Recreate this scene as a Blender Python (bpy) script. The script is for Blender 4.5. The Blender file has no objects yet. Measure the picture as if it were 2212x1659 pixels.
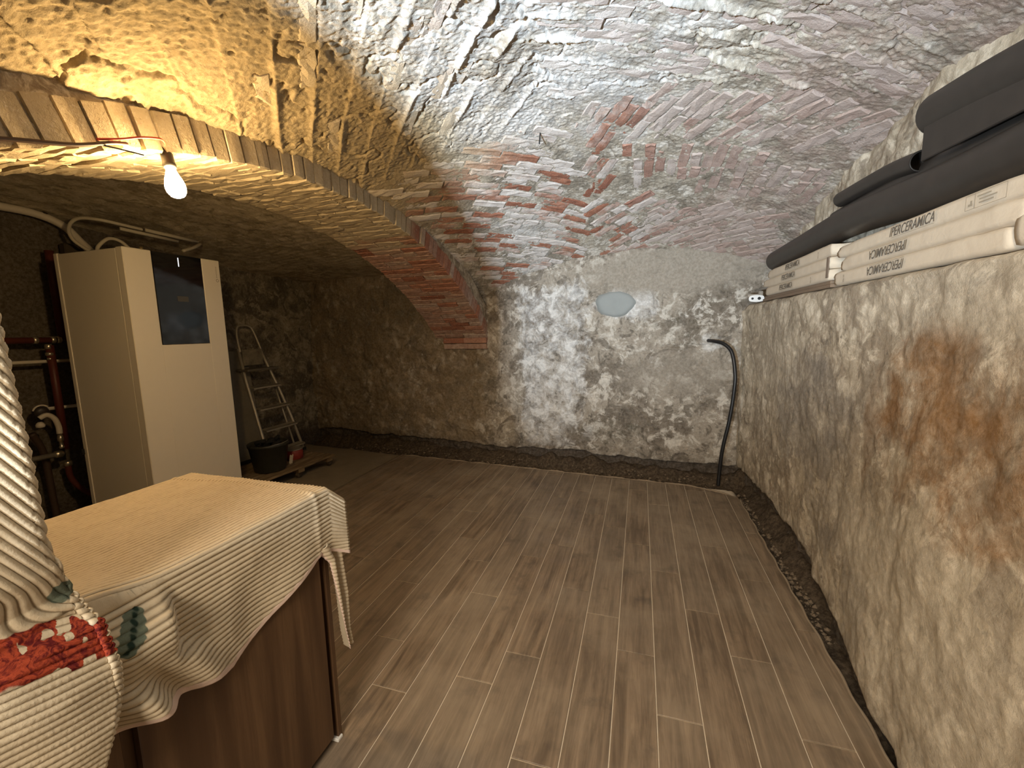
import bpy, math, random
import numpy as np
from mathutils import Matrix, Vector
random.seed(7); RNG = np.random.default_rng(11)
SC = bpy.context.scene
COL = SC.collection

# ------------------------------------------------------------------ camera
H = 1.3672
YAW, PITCH, ROLL = -0.297761, 0.128945, -0.021855
cy, sy, cp, sp = math.cos(YAW), math.sin(YAW), math.cos(PITCH), math.sin(PITCH)
fw = Vector((sy*cp, cy*cp, -sp)); rt = Vector((cy, -sy, 0)); up = rt.cross(fw)
rt2 = rt*math.cos(ROLL)+up*math.sin(ROLL); up2 = -rt*math.sin(ROLL)+up*math.cos(ROLL)
cd = bpy.data.cameras.new('camera'); cam = bpy.data.objects.new('camera', cd); COL.objects.link(cam)
cd.sensor_width = 36.0; cd.lens = 905.5/2212*36.0; cd.clip_start = 0.02
cam.matrix_world = Matrix(((rt2.x, up2.x, -fw.x, 0), (rt2.y, up2.y, -fw.y, 0), (rt2.z, up2.z, -fw.z, H), (0, 0, 0, 1)))
SC.camera = cam
# ------------------------------------------------------------------ world, lamps, exposure
w = bpy.data.worlds.new('world'); SC.world = w; w.use_nodes = True
w.node_tree.nodes['Background'].inputs[0].default_value = (0.9, 0.95, 1.0, 1)
w.node_tree.nodes['Background'].inputs[1].default_value = 0.02
SC.view_settings.view_transform = 'Standard'; SC.view_settings.look = 'None'
SC.view_settings.exposure = 0.0; SC.view_settings.gamma = 1.0; SC.view_settings.use_curve_mapping = False
BULB_L = 660.0
BULB_COL = (1.0, 0.67, 0.30)

def lamp(name, kind, loc, aim, energy, color, **kw):
    d = bpy.data.lights.new(name, kind); d.energy = energy; d.color = color
    for k, v in kw.items(): setattr(d, k, v)
    o = bpy.data.objects.new(name, d); COL.objects.link(o); o.location = loc
    o.rotation_euler = (Vector(aim)-Vector(loc)).to_track_quat('-Z', 'Y').to_euler()
    return o
# cool work lamp in the passage behind the doorway, aimed up through it; the left jamb cuts its beam
lamp('work_lamp', 'SPOT', (-0.700, -1.05, 1.12), (-0.55, 2.1, 2.55), 1120, (0.73, 0.87, 1.0),
     spot_size=math.radians(80), spot_blend=1.0, shadow_soft_size=0.035)
# unseen fill light added in the passage to brighten floor and walls
lamp('passage_fill', 'AREA', (-0.30, -1.5, 1.98), (0.10, 2.4, 0.9), 96, (1.0, 0.87, 0.70), shape='RECTANGLE', size=1.0, size_y=0.9)

# ------------------------------------------------------------------ noise helpers (numpy)
def _hash(ix, iy, iz, seed):
    n = (ix*374761393 + iy*668265263 + iz*2147483647 + seed*974711) & 0xFFFFFFFF
    n = ((n ^ (n >> 13)) * 1274126177) & 0xFFFFFFFF
    n = (n ^ (n >> 16)) & 0xFFFFFF
    return n/float(0xFFFFFF)
def vnoise(x, y, z=None, seed=0):
    x = np.asarray(x, float); y = np.asarray(y, float)
    xi = np.floor(x).astype(np.int64); yi = np.floor(y).astype(np.int64)
    u = x-xi; v = y-yi; u = u*u*(3-2*u); v = v*v*(3-2*v)
    zi = np.zeros_like(xi)
    a = _hash(xi, yi, zi, seed); b = _hash(xi+1, yi, zi, seed); c = _hash(xi, yi+1, zi, seed); d = _hash(xi+1, yi+1, zi, seed)
    return (a*(1-u)+b*u)*(1-v)+(c*(1-u)+d*u)*v
def fbm(x, y, scale, octv=4, seed=0, gain=.5):
    s = 0; a = 1; t = 0
    for o in range(octv):
        s = s+a*(vnoise(np.asarray(x)*scale*2**o, np.asarray(y)*scale*2**o, seed=seed+o*17)-.5); t += a; a *= gain
    return s/t*2            # about -1..1
def sstep(a, b, x):
    t = np.clip((np.asarray(x, float)-a)/(b-a), 0, 1); return t*t*(3-2*t)
def blob(x, y, cx, cy_, rx, ry, nz, soft=.35):
    r = np.sqrt(((x-cx)/rx)**2+((y-cy_)/ry)**2)+nz
    return 1-sstep(1-soft, 1+soft, r)

# ------------------------------------------------------------------ mesh helpers
def from_arrays(name, V, F, smooth=True, attrs=None):
    me = bpy.data.meshes.new(name)
    V = np.asarray(V, np.float32); F = np.asarray(F, np.int32)
    me.vertices.add(len(V)); me.vertices.foreach_set('co', V.ravel())
    k = F.shape[1]
    me.loops.add(F.size); me.loops.foreach_set('vertex_index', F.ravel())
    me.polygons.add(len(F)); me.polygons.foreach_set('loop_start', np.arange(0, F.size, k, dtype=np.int32))
    me.polygons.foreach_set('use_smooth', np.full(len(F), smooth))
    for n, a in (attrs or {}).items():
        at = me.attributes.new(n, 'FLOAT', 'POINT'); at.data.foreach_set('value', np.asarray(a, np.float32).ravel())
    me.update(calc_edges=True); me.validate()
    return me
def grid_faces(nu, nv, flip=False):
    i = np.arange(nu*nv).reshape(nu, nv)
    a, b, c, d = i[:-1, :-1].ravel(), i[1:, :-1].ravel(), i[1:, 1:].ravel(), i[:-1, 1:].ravel()
    return np.stack((a, d, c, b) if flip else (a, b, c, d), 1)
class MB:
    def __init__(s): s.v = []; s.f = []
    def add(s, V, F):
        o = len(s.v); s.v += [tuple(map(float, p)) for p in V]; s.f += [tuple(o+i for i in f) for f in F]; return s
    def box(s, x0, x1, y0, y1, z0, z1, b=0.0, M=None):
        if b <= 0:
            V = [(x, y, z) for x in (x0, x1) for y in (y0, y1) for z in (z0, z1)]
            F = [(0, 1, 3, 2), (4, 6, 7, 5), (0, 4, 5, 1), (2, 3, 7, 6), (0, 2, 6, 4), (1, 5, 7, 3)]
        else:
            V = []; idx = {}
            for xi, (x, sx) in enumerate(((x0, 1), (x1, -1))):
                for yi, (y, s_y) in enumerate(((y0, 1), (y1, -1))):
                    for zi, (z, sz) in enumerate(((z0, 1), (z1, -1))):
                        idx[xi, yi, zi] = len(V)
                        V += [(x, y+s_y*b, z+sz*b), (x+sx*b, y, z+sz*b), (x+sx*b, y+s_y*b, z)]
            F = []
            g = lambda x, y, z, k: idx[x, y, z]+k
            for a in (0, 1):
                F.append([g(a, 0, 0, 0), g(a, 0, 1, 0), g(a, 1, 1, 0), g(a, 1, 0, 0)][::(1 if a == 0 else -1)])
                F.append([g(0, a, 0, 1), g(1, a, 0, 1), g(1, a, 1, 1), g(0, a, 1, 1)][::(1 if a == 0 else -1)])
                F.append([g(0, 0, a, 2), g(0, 1, a, 2), g(1, 1, a, 2), g(1, 0, a, 2)][::(1 if a == 0 else -1)])
                for c in (0, 1):
                    F.append([g(a, c, 0, 0), g(a, c, 0, 1), g(a, c, 1, 1), g(a, c, 1, 0)])
                    F.append([g(a, 0, c, 0), g(a, 0, c, 2), g(a, 1, c, 2), g(a, 1, c, 0)])
                    F.append([g(0, a, c, 1), g(0, a, c, 2), g(1, a, c, 2), g(1, a, c, 1)])
            for x in (0, 1):
                for y in (0, 1):
                    for z in (0, 1): F.append([g(x, y, z, 0), g(x, y, z, 1), g(x, y, z, 2)])
        if M is not None: V = [tuple(M @ Vector(p)) for p in V]
        return s.add(V, F)
    def tube(s, path, r, n=10, caps=True, corr=0.0):
        P = [Vector(p) for p in path]; m = len(P); rr = r if hasattr(r, '__len__') else [r]*m
        T = [(P[min(i+1, m-1)]-P[max(i-1, 0)]).normalized() for i in range(m)]
        a = Vector((0, 0, 1)) if abs(T[0].z) < .9 else Vector((1, 0, 0))
        u = T[0].cross(a).normalized(); V = []
        for i in range(m):
            u = (u-T[i]*u.dot(T[i])).normalized(); q = T[i].cross(u)
            k = rr[i]*(1+corr*(1 if i % 2 else -1))
            for j in range(n):
                t = 2*math.pi*j/n; V.append(P[i]+(u*math.cos(t)+q*math.sin(t))*k)
        F = [(i*n+j, i*n+(j+1) % n, (i+1)*n+(j+1) % n, (i+1)*n+j) for i in range(m-1) for j in range(n)]
        if caps: F += [tuple(range(n))[::-1], tuple((m-1)*n+j for j in range(n))]
        return s.add(V, F)
    def lathe(s, prof, origin, axis, n=16):
        A = Vector(axis).normalized(); a = Vector((0, 0, 1)) if abs(A.z) < .9 else Vector((1, 0, 0))
        u = A.cross(a).normalized(); q = A.cross(u); O = Vector(origin); V = []
        for r, h in prof:
            for j in range(n):
                t = 2*math.pi*j/n; V.append(O+A*h+(u*math.cos(t)+q*math.sin(t))*r)
        m = len(prof)
        F = [(i*n+j, i*n+(j+1) % n, (i+1)*n+(j+1) % n, (i+1)*n+j) for i in range(m-1) for j in range(n)]
        F += [tuple(range(n))[::-1], tuple((m-1)*n+j for j in range(n))]
        return s.add(V, F)
    def mesh(s, name, smooth=False):
        me = bpy.data.meshes.new(name); me.from_pydata(s.v, [], [list(f) for f in s.f]); me.update()
        if smooth: me.polygons.foreach_set('use_smooth', [True]*len(me.polygons))
        return me
def link(name, me, m=None, parent=None, smooth=None):
    o = bpy.data.objects.new(name, me); COL.objects.link(o)
    if m is not None and not len(me.materials): me.materials.append(m)
    if parent is not None:
        o.parent = parent; o.matrix_parent_inverse = parent_world(parent).inverted()
    return o
def parent_world(p):
    M = p.matrix_basis.copy()
    q = p
    while q.parent is not None:
        M = parent_world(q.parent) @ q.matrix_parent_inverse @ M; break
    return M
def part(name, mb, m, parent, smooth=False): return link(name, mb.mesh(name, smooth), m, parent)
def thing(name, label, cat, loc, group=None):
    o = bpy.data.objects.new(name, None); COL.objects.link(o); o.location = loc; o.empty_display_size = .1
    return tag(o, label, cat, group)
def tag(o, label, cat=None, group=None, kind=None):
    o['label'] = label
    if cat: o['category'] = cat
    if group: o['group'] = group
    if kind: o['kind'] = kind
    return o
def spline(pts, n=8):
    P = [Vector(p) for p in pts]; out = []
    for i in range(len(P)-1):
        p0 = P[max(i-1, 0)]; p1 = P[i]; p2 = P[i+1]; p3 = P[min(i+2, len(P)-1)]
        for k in range(n):
            t = k/n
            out.append(0.5*((2*p1)+(p2-p0)*t+(2*p0-5*p1+4*p2-p3)*t*t+(3*p1-p0-3*p2+p3)*t**3))
    out.append(P[-1]); return out

# ------------------------------------------------------------------ material helpers
class Mat:
    def __init__(s, name, rough=.85, spec=.3):
        s.m = bpy.data.materials.new(name); s.m.use_nodes = True; s.t = s.m.node_tree
        s.b = s.t.nodes['Principled BSDF']; s.b.inputs['Roughness'].default_value = rough
        s.b.inputs['Specular IOR Level'].default_value = spec
        s._pos = None
    def n(s, typ, **kw):
        x = s.t.nodes.new(typ)
        for k, v in kw.items(): setattr(x, k, v)
        return x
    def put(s, sock, v):
        if isinstance(v, bpy.types.NodeSocket): s.t.links.new(v, sock)
        elif isinstance(v, (tuple, list)) and len(v) == 3 and sock.type == 'RGBA': sock.default_value = (*v, 1)
        else: sock.default_value = v
    def pos(s):
        if s._pos is None: s._pos = s.n('ShaderNodeNewGeometry').outputs['Position']
        return s._pos
    def obj(s): return s.n('ShaderNodeTexCoord').outputs['Object']
    def rnd(s): return s.n('ShaderNodeObjectInfo').outputs['Random']
    def attr(s, name): return s.n('ShaderNodeAttribute', attribute_name=name).outputs['Fac']
    def map(s, v, scale=(1, 1, 1), loc=(0, 0, 0)):
        x = s.n('ShaderNodeMapping'); s.put(x.inputs['Vector'], v); x.inputs['Scale'].default_value = scale
        s.put(x.inputs['Location'], loc); return x.outputs[0]
    def noise(s, scale, detail=5, rough=.6, v=None, dist=0.0):
        x = s.n('ShaderNodeTexNoise'); s.put(x.inputs['Vector'], v if v is not None else s.pos())
        x.inputs['Scale'].default_value = scale; x.inputs['Detail'].default_value = detail
        x.inputs['Roughness'].default_value = rough; x.inputs['Distortion'].default_value = dist
        return x.outputs['Fac']
    def ramp(s, f, stops):
        x = s.n('ShaderNodeValToRGB'); s.put(x.inputs[0], f); e = x.color_ramp.elements
        while len(e) < len(stops): e.new(.5)
        for k, (p, c) in zip(e, stops):
            k.position = p; k.color = (*c, 1) if hasattr(c, '__len__') else (c, c, c, 1)
        return x.outputs[0]
    def rng(s, f, a, b, lo=0., hi=1.):
        x = s.n('ShaderNodeMapRange', interpolation_type='SMOOTHSTEP'); s.put(x.inputs[0], f)
        for i, v in zip((1, 2, 3, 4), (a, b, lo, hi)): x.inputs[i].default_value = v
        return x.outputs[0]
    def math(s, op, a, b=0.):
        x = s.n('ShaderNodeMath', operation=op); s.put(x.inputs[0], a); s.put(x.inputs[1], b); return x.outputs[0]
    def mul(s, *a):
        r = a[0]
        for b in a[1:]: r = s.math('MULTIPLY', r, b)
        return r
    def mix(s, f, a, b, blend='MIX'):
        x = s.n('ShaderNodeMix', data_type='RGBA', blend_type=blend)
        s.put(x.inputs[0], f); s.put(x.inputs[6], a); s.put(x.inputs[7], b); return x.outputs[2]
    def sep(s, v):
        x = s.n('ShaderNodeSeparateXYZ'); s.put(x.inputs[0], v); return x.outputs
    def color(s, c): s.put(s.b.inputs['Base Color'], c); return s
    def bump(s, h, strength=.5, dist=.004):
        x = s.n('ShaderNodeBump'); x.inputs['Strength'].default_value = strength; x.inputs['Distance'].default_value = dist
        s.put(x.inputs['Height'], h); s.put(s.b.inputs['Normal'], x.outputs[0]); return s
    def roughness(s, v): s.put(s.b.inputs['Roughness'], v); return s
    def metal(s, v=1.0): s.b.inputs['Metallic'].default_value = v; return s
def flat(name, col, rough=.6, spec=.4, metal=0., wear=.12, scale=30):
    m = Mat(name, rough, spec)
    f = m.noise(scale, 4, .6)
    m.color(m.mix(f, tuple(max(0, c*(1-wear)) for c in col), tuple(min(1, c*(1+wear)) for c in col)))
    if metal: m.metal(metal)
    return m.m

def plaster(name, base, light, dark, extras, sc=1.0, bump=.6):
    """lime plaster: three tones mottled by noise; extras = [(attribute, colour, patchiness)]"""
    m = Mat(name, .95, .15)
    n1 = m.noise(2.6*sc, 10, .66, dist=.4); n2 = m.noise(8*sc, 10, .70, dist=.5); n3 = m.noise(45*sc, 6, .72); n4 = m.noise(150, 4, .7)
    n5 = m.noise(5*sc, 10, .62, m.map(m.pos(), loc=(7.3, 2.1, 4.4)), dist=1.2); n6 = m.noise(20*sc, 8, .7, dist=.8)
    c = m.mix(m.rng(n1, .42, .55), dark, base)
    c = m.mix(m.rng(n2, .50, .60), c, light)
    c = m.mix(m.mul(m.rng(n5, .47, .40), .85), c, tuple(x*.8 for x in dark))
    c = m.mix(m.mul(m.rng(n5, .58, .63), m.rng(n6, .40, .55), .7), c, tuple(min(1, x*1.12) for x in light))
    c = m.mix(m.mul(m.rng(n2, .46, .38), m.rng(n6, .55, .44), .8), c, tuple(x*.5 for x in dark))
    for an, colr, patch in extras:
        f = m.attr(an)
        if patch: f = m.math('MULTIPLY', m.rng(m.math('ADD', m.mul(f, .52), m.math('MULTIPLY', m.noise(patch*sc*1.6, 10, .72, dist=.5), .95)), .74, 1.08), .95)
        c = m.mix(f, c, m.mix(.30 if patch else .0, colr, m.mix(1.0, c, tuple(min(1, 1.6*q+.1) for q in colr), 'MULTIPLY')))
    c = m.mix(m.rng(n3, .30, .72), m.mix(.22, c, (0, 0, 0)), m.mix(.07, c, (1, .98, .93)))
    c = m.mix(m.rng(n4, .62, .75, 0, .16), c, (.85, .82, .76))
    c = m.mix(m.rng(n4, .36, .24, 0, .3), c, tuple(x*.3 for x in dark))
    m.color(c)
    h = m.math('ADD', m.mul(n3, .7), m.mul(n4, .35))
    m.bump(m.math('ADD', h, m.mul(n6, .8)), bump*.8, .012)
    return m.m

# ------------------------------------------------------------------ room geometry functions
def YB(x): return 4.05-.097*x                               # plane of the back wall
def vault(X, Y): return 2.46-.26*((X+.25)/1.3)**2-.42*((Y-2)/2.1)**2
def vault_left(X, Y):
    g = np.exp(-((Y-1.5)/1.3)**2)
    return 2.02+.245*g+.05*(1-((X+3.1)/1.0)**2)*sstep(4.6, 3.2, Y)-.05*sstep(-2.9, -2.2, X)*sstep(3.2, 4.3, Y)
ARC_R, ARC_Y, ARC_Z = 3.36, 2.0, -1.25

# ------------------------------------------------------------------ materials of the shell
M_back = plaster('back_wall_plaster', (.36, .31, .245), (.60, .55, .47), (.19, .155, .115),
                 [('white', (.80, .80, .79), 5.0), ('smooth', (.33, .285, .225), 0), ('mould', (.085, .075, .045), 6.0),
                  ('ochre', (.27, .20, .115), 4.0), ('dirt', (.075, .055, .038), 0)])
M_right = plaster('right_wall_plaster', (.52, .44, .325), (.70, .615, .48), (.38, .31, .225),
                  [('grey', (.30, .265, .22), 4.0), ('rust', (.31, .165, .06), 3.2), ('brown', (.20, .125, .065), 5.0),
                   ('pale', (.62, .545, .425), 0), ('dirt', (.075, .055, .038), 0)])
M_left = plaster('left_wall_plaster', (.24, .20, .14), (.37, .32, .24), (.12, .098, .066), [('near_dark', (.085, .065, .043), 0), ('dirt', (.05, .035, .025), 0)])
M_leftceil = plaster('left_vault_plaster', (.56, .48, .34), (.68, .60, .46), (.42, .35, .23), [], 1.4)
M_ceil = plaster('vault_mortar', (.50, .44, .35), (.70, .65, .57), (.33, .285, .22),
                 [('salt', (.82, .82, .82), 2.0), ('pink', (.44, .335, .285), 3.0), ('tan', (.40, .315, .185), 0)], 1.3, .7)
M_archcore = plaster('arch_mortar', (.46, .38, .27), (.60, .52, .40), (.28, .22, .15), [], 1.5)

def brick_material(name, mode):
    m = Mat(name, .92, .2)
    r = m.rnd(); o = m.obj()
    red = m.ramp(r, [(0., (.30, .12, .075)), (.3, (.42, .19, .12)), (.5, (.47, .29, .215)), (.75, (.40, .27, .21)), (1., (.54, .42, .345))])
    n1 = m.noise(28, 6, .7); n2 = m.noise(90, 5, .7); n3 = m.noise(6, 6, .7)
    c = m.mix(m.rng(n1, .35, .7, 0, .55), red, (.17, .08, .055))
    p = m.sep(m.pos())
    if mode == 'arch':
        # lime smear covers the crown of the arch, bare brick near the springing at the back wall
        smear = m.math('ADD', m.rng(p[1], 3.3, 2.2, -.35, .55), m.math('MULTIPLY', n3, .55))
        c = m.mix(m.rng(m.math('ADD', smear, m.mul(r, .25)), .25, .62), c, m.mix(n1, (.36, .285, .175), (.52, .44, .315)))
    else:
        salt = m.math('ADD', m.math('MULTIPLY', n3, .9), m.math('MULTIPLY', m.math('SUBTRACT', r, .5), .9))
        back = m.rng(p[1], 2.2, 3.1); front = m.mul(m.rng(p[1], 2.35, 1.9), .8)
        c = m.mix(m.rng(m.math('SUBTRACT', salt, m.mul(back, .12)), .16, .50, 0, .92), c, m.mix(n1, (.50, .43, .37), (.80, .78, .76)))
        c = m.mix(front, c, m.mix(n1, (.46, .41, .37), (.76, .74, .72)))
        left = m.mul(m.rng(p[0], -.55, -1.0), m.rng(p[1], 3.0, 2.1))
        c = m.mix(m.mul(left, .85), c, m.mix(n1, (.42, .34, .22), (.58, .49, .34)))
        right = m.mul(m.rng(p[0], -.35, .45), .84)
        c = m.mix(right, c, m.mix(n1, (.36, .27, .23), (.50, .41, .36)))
    c = m.mix(m.rng(n2, .55, .75, 0, .5), c, (.74, .70, .64))
    c = m.mix(m.rng(n2, .42, .28, 0, .5), c, (.10, .07, .05))
    m.color(c); m.bump(m.math('ADD', n2, m.mul(n1, .8)), .7, .006)
    return m.m
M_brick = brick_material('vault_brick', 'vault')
M_archbrick = brick_material('arch_brick', 'arch')

# ------------------------------------------------------------------ back wall
def build_wall_back():
    xs = np.linspace(-4.2, 1.12, 640); zs = np.linspace(-.08, 2.34, 300)
    X, Z = np.meshgrid(xs, zs, indexing='ij')
    d = .030*fbm(X, Z, 1.7, 3, 1)+.016*fbm(X, Z, 6, 4, 2)+.006*fbm(X, Z, 24, 3, 3)
    lump = fbm(X, Z, 4.2, 3, 21)                              # stones and scars under the plaster
    d += .012*sstep(.15, .4, lump)-.016*sstep(.22, .5, fbm(X, Z, 5.5, 3, 33))
    nz = .30*fbm(X, Z, 5, 4, 5)
    edge = .13+.035*fbm(X, Z*0, 3.1, 4, 9)+.016*fbm(X, Z, 16, 3, 10)   # ragged foot of the plaster
    dirt = 1-sstep(edge-.012, edge+.006, Z)
    d = d-dirt*.045+dirt*.03*fbm(X, Z, 14, 4, 12)
    # a crack and the break in the plaster left of the grey patch
    for pts in (((-1.06, 1.20), (-1.03, 1.36), (-.93, 1.45), (-.86, 1.42), (-.80, 1.36)), ((-1.12, 1.22), (-.95, 1.22), (-.78, 1.34), (-.62, 1.28)), ((.20, 1.19), (.60, 1.19))):
        for (x0, z0), (x1, z1) in zip(pts, pts[1:]):
            L2 = (x1-x0)**2+(z1-z0)**2; t = np.clip(((X-x0)*(x1-x0)+(Z-z0)*(z1-z0))/L2, 0, 1)
            q = np.hypot(X-x0-t*(x1-x0), Z-z0-t*(z1-z0))+.01*fbm(X, Z, 20, 2, 40)
            d -= .014*(1-sstep(.0, .016, q))
    Yv = YB(X)-d
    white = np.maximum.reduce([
        sstep(-1.30, -1.12, X+.08*fbm(X, Z, 4, 4, 50))*(1-sstep(-.66, -.28, X+.34*fbm(X, Z, 3.2, 4, 51)))*sstep(.10, .2, Z)*(1-sstep(1.70, 1.95, Z+.1*fbm(X, Z, 3, 3, 52)))*.84,  # pale plaster band, whitened further to stand in for the work lamp's beam
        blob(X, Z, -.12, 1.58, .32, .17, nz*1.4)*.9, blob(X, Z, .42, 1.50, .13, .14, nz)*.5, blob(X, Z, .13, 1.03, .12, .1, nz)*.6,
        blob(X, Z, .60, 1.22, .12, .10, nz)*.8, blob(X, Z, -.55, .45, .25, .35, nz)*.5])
    smooth = np.maximum(blob(X, Z, .25, 1.86, .75, .20, nz*.5), blob(X, Z, .35, .93, .5, .2, nz)*.7)
    mould = np.maximum.reduce([blob(X, Z, -2.5, 1.72, .75, .28, nz*1.3), blob(X, Z, -3.3, 1.35, .6, .45, nz*1.4)*.85, blob(X, Z, -3.2, .55, .8, .3, nz)*.7,
                               blob(X, Z, -1.75, .75, .35, .35, nz*1.4)*.8, blob(X, Z, -.25, .35, .45, .18, nz*1.4)*.7, blob(X, Z, .35, 1.36, .45, .2, nz*1.5)*.6, blob(X, Z, -1.25, .35, .1, .5, nz)*.5])
    ochre = np.maximum(1-sstep(-1.75, -1.2, X+.2*nz), blob(X, Z, -1.25, 1.66, .3, .2, nz)*.5)
    dirt2 = np.maximum(dirt, (1-sstep(edge, edge+.10, Z))*.35)
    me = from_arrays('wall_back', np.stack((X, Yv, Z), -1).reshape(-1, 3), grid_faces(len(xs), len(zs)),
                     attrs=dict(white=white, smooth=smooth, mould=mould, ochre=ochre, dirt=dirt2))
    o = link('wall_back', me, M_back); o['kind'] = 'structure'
    tag(o, 'mottled grey and beige plaster end wall under the brick vault')
    # smooth grey mortar patch, a thin lens trowelled on
    m = Mat('fresh_mortar', .8, .3); f = m.noise(9, 6, .6)
    m.color(m.mix(f, (.235, .25, .24), (.32, .335, .32))); m.bump(m.noise(60, 4, .6), .25, .004)
    V = []; nr, na = 9, 40
    for i in range(nr):
        for j in range(na):
            a = 2*math.pi*j/na; r = i/(nr-1)
            k = 1+.035*math.sin(3*a+.5)+.025*math.sin(5*a+1)+.015*math.sin(11*a)
            x = -.228+.185*k*r*math.cos(a); z = 1.585+.125*k*r*math.sin(a)
            V.append((x, YB(x)-.040*math.sqrt(max(0, 1-r**6))+.012, z))
    F = [(i*na+j, i*na+(j+1) % na, (i+1)*na+(j+1) % na, (i+1)*na+j) for i in range(nr-1) for j in range(na)]
    p = link('mortar_patch', MB().add(V, F).mesh('mortar_patch', True), m.m, o); p['label'] = 'smooth grey oval mortar patch'
    return o
build_wall_back()

# ------------------------------------------------------------------ right wall: battered lower wall, ledge, upper wall
def build_wall_right():
    prof = [(0.86, -.08)]+[(0.86, z) for z in np.linspace(-.07, 1.50, 190)]
    prof += [(.862, 1.515), (.868, 1.526), (.88, 1.533), (.90, 1.536)]+[(x, 1.537) for x in np.linspace(.915, 1.02, 12)]
    prof += [(1.03, 1.545)]+[(1.032, z) for z in np.linspace(1.56, 2.60, 110)]
    pr = np.array(prof); seg = np.r_[0, np.cumsum(np.hypot(*np.diff(pr, axis=0).T))]
    nx = np.gradient(pr[:, 1], seg); nzv = -np.gradient(pr[:, 0], seg)     # normal towards the room: (-nx, ...)
    ys = np.linspace(-.45, 4.2, 560)
    Y, S = np.meshgrid(ys, seg, indexing='ij'); PX = np.broadcast_to(pr[:, 0], Y.shape).copy(); PZ = np.broadcast_to(pr[:, 1], Y.shape).copy()
    low = 1-sstep(1.45, 1.56, PZ)
    d = .028*fbm(Y, PZ, 1.5, 3, 101)+.014*fbm(Y*1.4, PZ*.8, 5, 4, 102)+.005*fbm(Y, PZ, 22, 3, 103)
    d = d*np.where(PZ > 1.5, sstep(1.5, 1.62, PZ)*1.5+.25, 1.0)+.018*sstep(2.0, 2.2, PZ)*fbm(Y, PZ, 9, 3, 108)
    edge = .13+.05*fbm(Y, Y*0, 2.2, 4, 104)+.018*fbm(Y, PZ, 15, 3, 105)
    edge = edge*sstep(.9, 2.4, Y)+.01
    dirt = 1-sstep(edge-.012, edge+.006, PZ)
    d = d-dirt*.05+dirt*.03*fbm(Y, PZ, 14, 4, 106)
    corner = sstep(3.55, 4.1, Y)                                           # rounded into the back wall
    X = PX-nx[None, :]*d-.085*(1-sstep(1.3, 2.5, Y))*low*(1-sstep(.2, 1.35, PZ))-.02*(1-sstep(1.2, 2.0, Y))*low-.05*corner*low
    Z = PZ-nzv[None, :]*d*0+np.where(np.abs(nzv)[None, :] > .5, d*.5, 0)
    nz = .32*fbm(Y, PZ, 4, 4, 110)
    grey = np.maximum.reduce([blob(Y, PZ, 2.55, .88, .55, .38, nz*1.2), blob(Y, PZ, 2.25, .50, .30, .35, nz)*.85, blob(Y, PZ, 1.85, .30, .16, .25, nz)*.9, blob(Y, PZ, 3.3, .7, .3, .6, nz)*.6])
    rust = np.maximum.reduce([blob(Y, PZ, 1.60, 1.13, .32, .26, nz)*.95, blob(Y, PZ, 1.30, .97, .30, .24, nz)*.9, blob(Y, PZ, 1.0, 1.1, .4, .4, nz)*.6, blob(Y, PZ, 1.85, 1.44, .10, .08, nz)*.55, blob(Y, PZ, 1.62, .92, .3, .2, nz)*.7])
    brown = np.maximum.reduce([blob(Y, PZ, 1.93, .98, .06, .30, nz*1.2)*.8, blob(Y, PZ, 1.66, 1.28, .28, .07, nz*1.3)*.7, blob(Y, PZ, 1.22, .93, .12, .16, nz)*.5, blob(Y, PZ, 2.35, .65, .05, .35, nz)*.5, blob(Y, PZ, 2.02, .55, .05, .22, nz)*.6])
    pale = .62*np.maximum.reduce([blob(Y, PZ, 1.5, .55, .55, .2, nz), blob(Y, PZ, 1.3, .25, .6, .35, nz)*.8, blob(Y, PZ, 1.3, 1.42, .8, .1, nz)*.8, blob(Y, PZ, 3.25, 1.2, .4, .3, nz)*.5])
    dirt2 = np.maximum(dirt, (1-sstep(edge, edge+.08, PZ))*.3)
    me = from_arrays('wall_right', np.stack((X, Y, Z), -1).reshape(-1, 3), grid_faces(len(ys), len(prof)), attrs=dict(grey=grey, rust=rust, brown=brown, pale=pale, dirt=dirt2))
    o = link('wall_right', me, M_right); o['kind'] = 'structure'
    tag(o, 'stained ochre plaster side wall with a deep ledge carrying boxes')
build_wall_right()

def build_wall_left():
    ys = np.linspace(-.5, 4.6, 260); zs = np.linspace(-.1, 2.4, 170)
    Y, Z = np.meshgrid(ys, zs, indexing='ij')
    d = .04*fbm(Y, Z, 1.5, 3, 201)+.02*fbm(Y, Z, 6, 4, 202)+.006*fbm(Y, Z, 22, 3, 203)
    me = from_arrays('wall_left', np.stack((-4.05+d, Y, Z), -1).reshape(-1, 3), grid_faces(len(ys), len(zs), True), attrs=dict(dirt=1-sstep(.1, .3, Z), near_dark=1-sstep(2.5, 3.6, Y+.4*fbm(Y, Z, 2, 3, 210))))  # wall colour darker along its nearer part, fading towards the far corner
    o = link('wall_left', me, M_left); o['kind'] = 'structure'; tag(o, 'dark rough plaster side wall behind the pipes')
build_wall_left()

# front wall, behind the camera, with the doorway the photograph is taken from
f = MB(); f.box(-4.2, -.80, -.42, -.22, -.1, 2.6); f.box(.84, 1.3, -.42, -.22, -.1, 2.6); f.box(-.80, .84, -.42, -.22, 2.06, 2.6)
o = link('wall_front', f.mesh('wall_front'), plaster('front_wall_plaster', (.4, .34, .26), (.55, .48, .38), (.25, .2, .15), [])); o['kind'] = 'structure'
tag(o, 'plaster wall behind the camera with the doorway')

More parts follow.
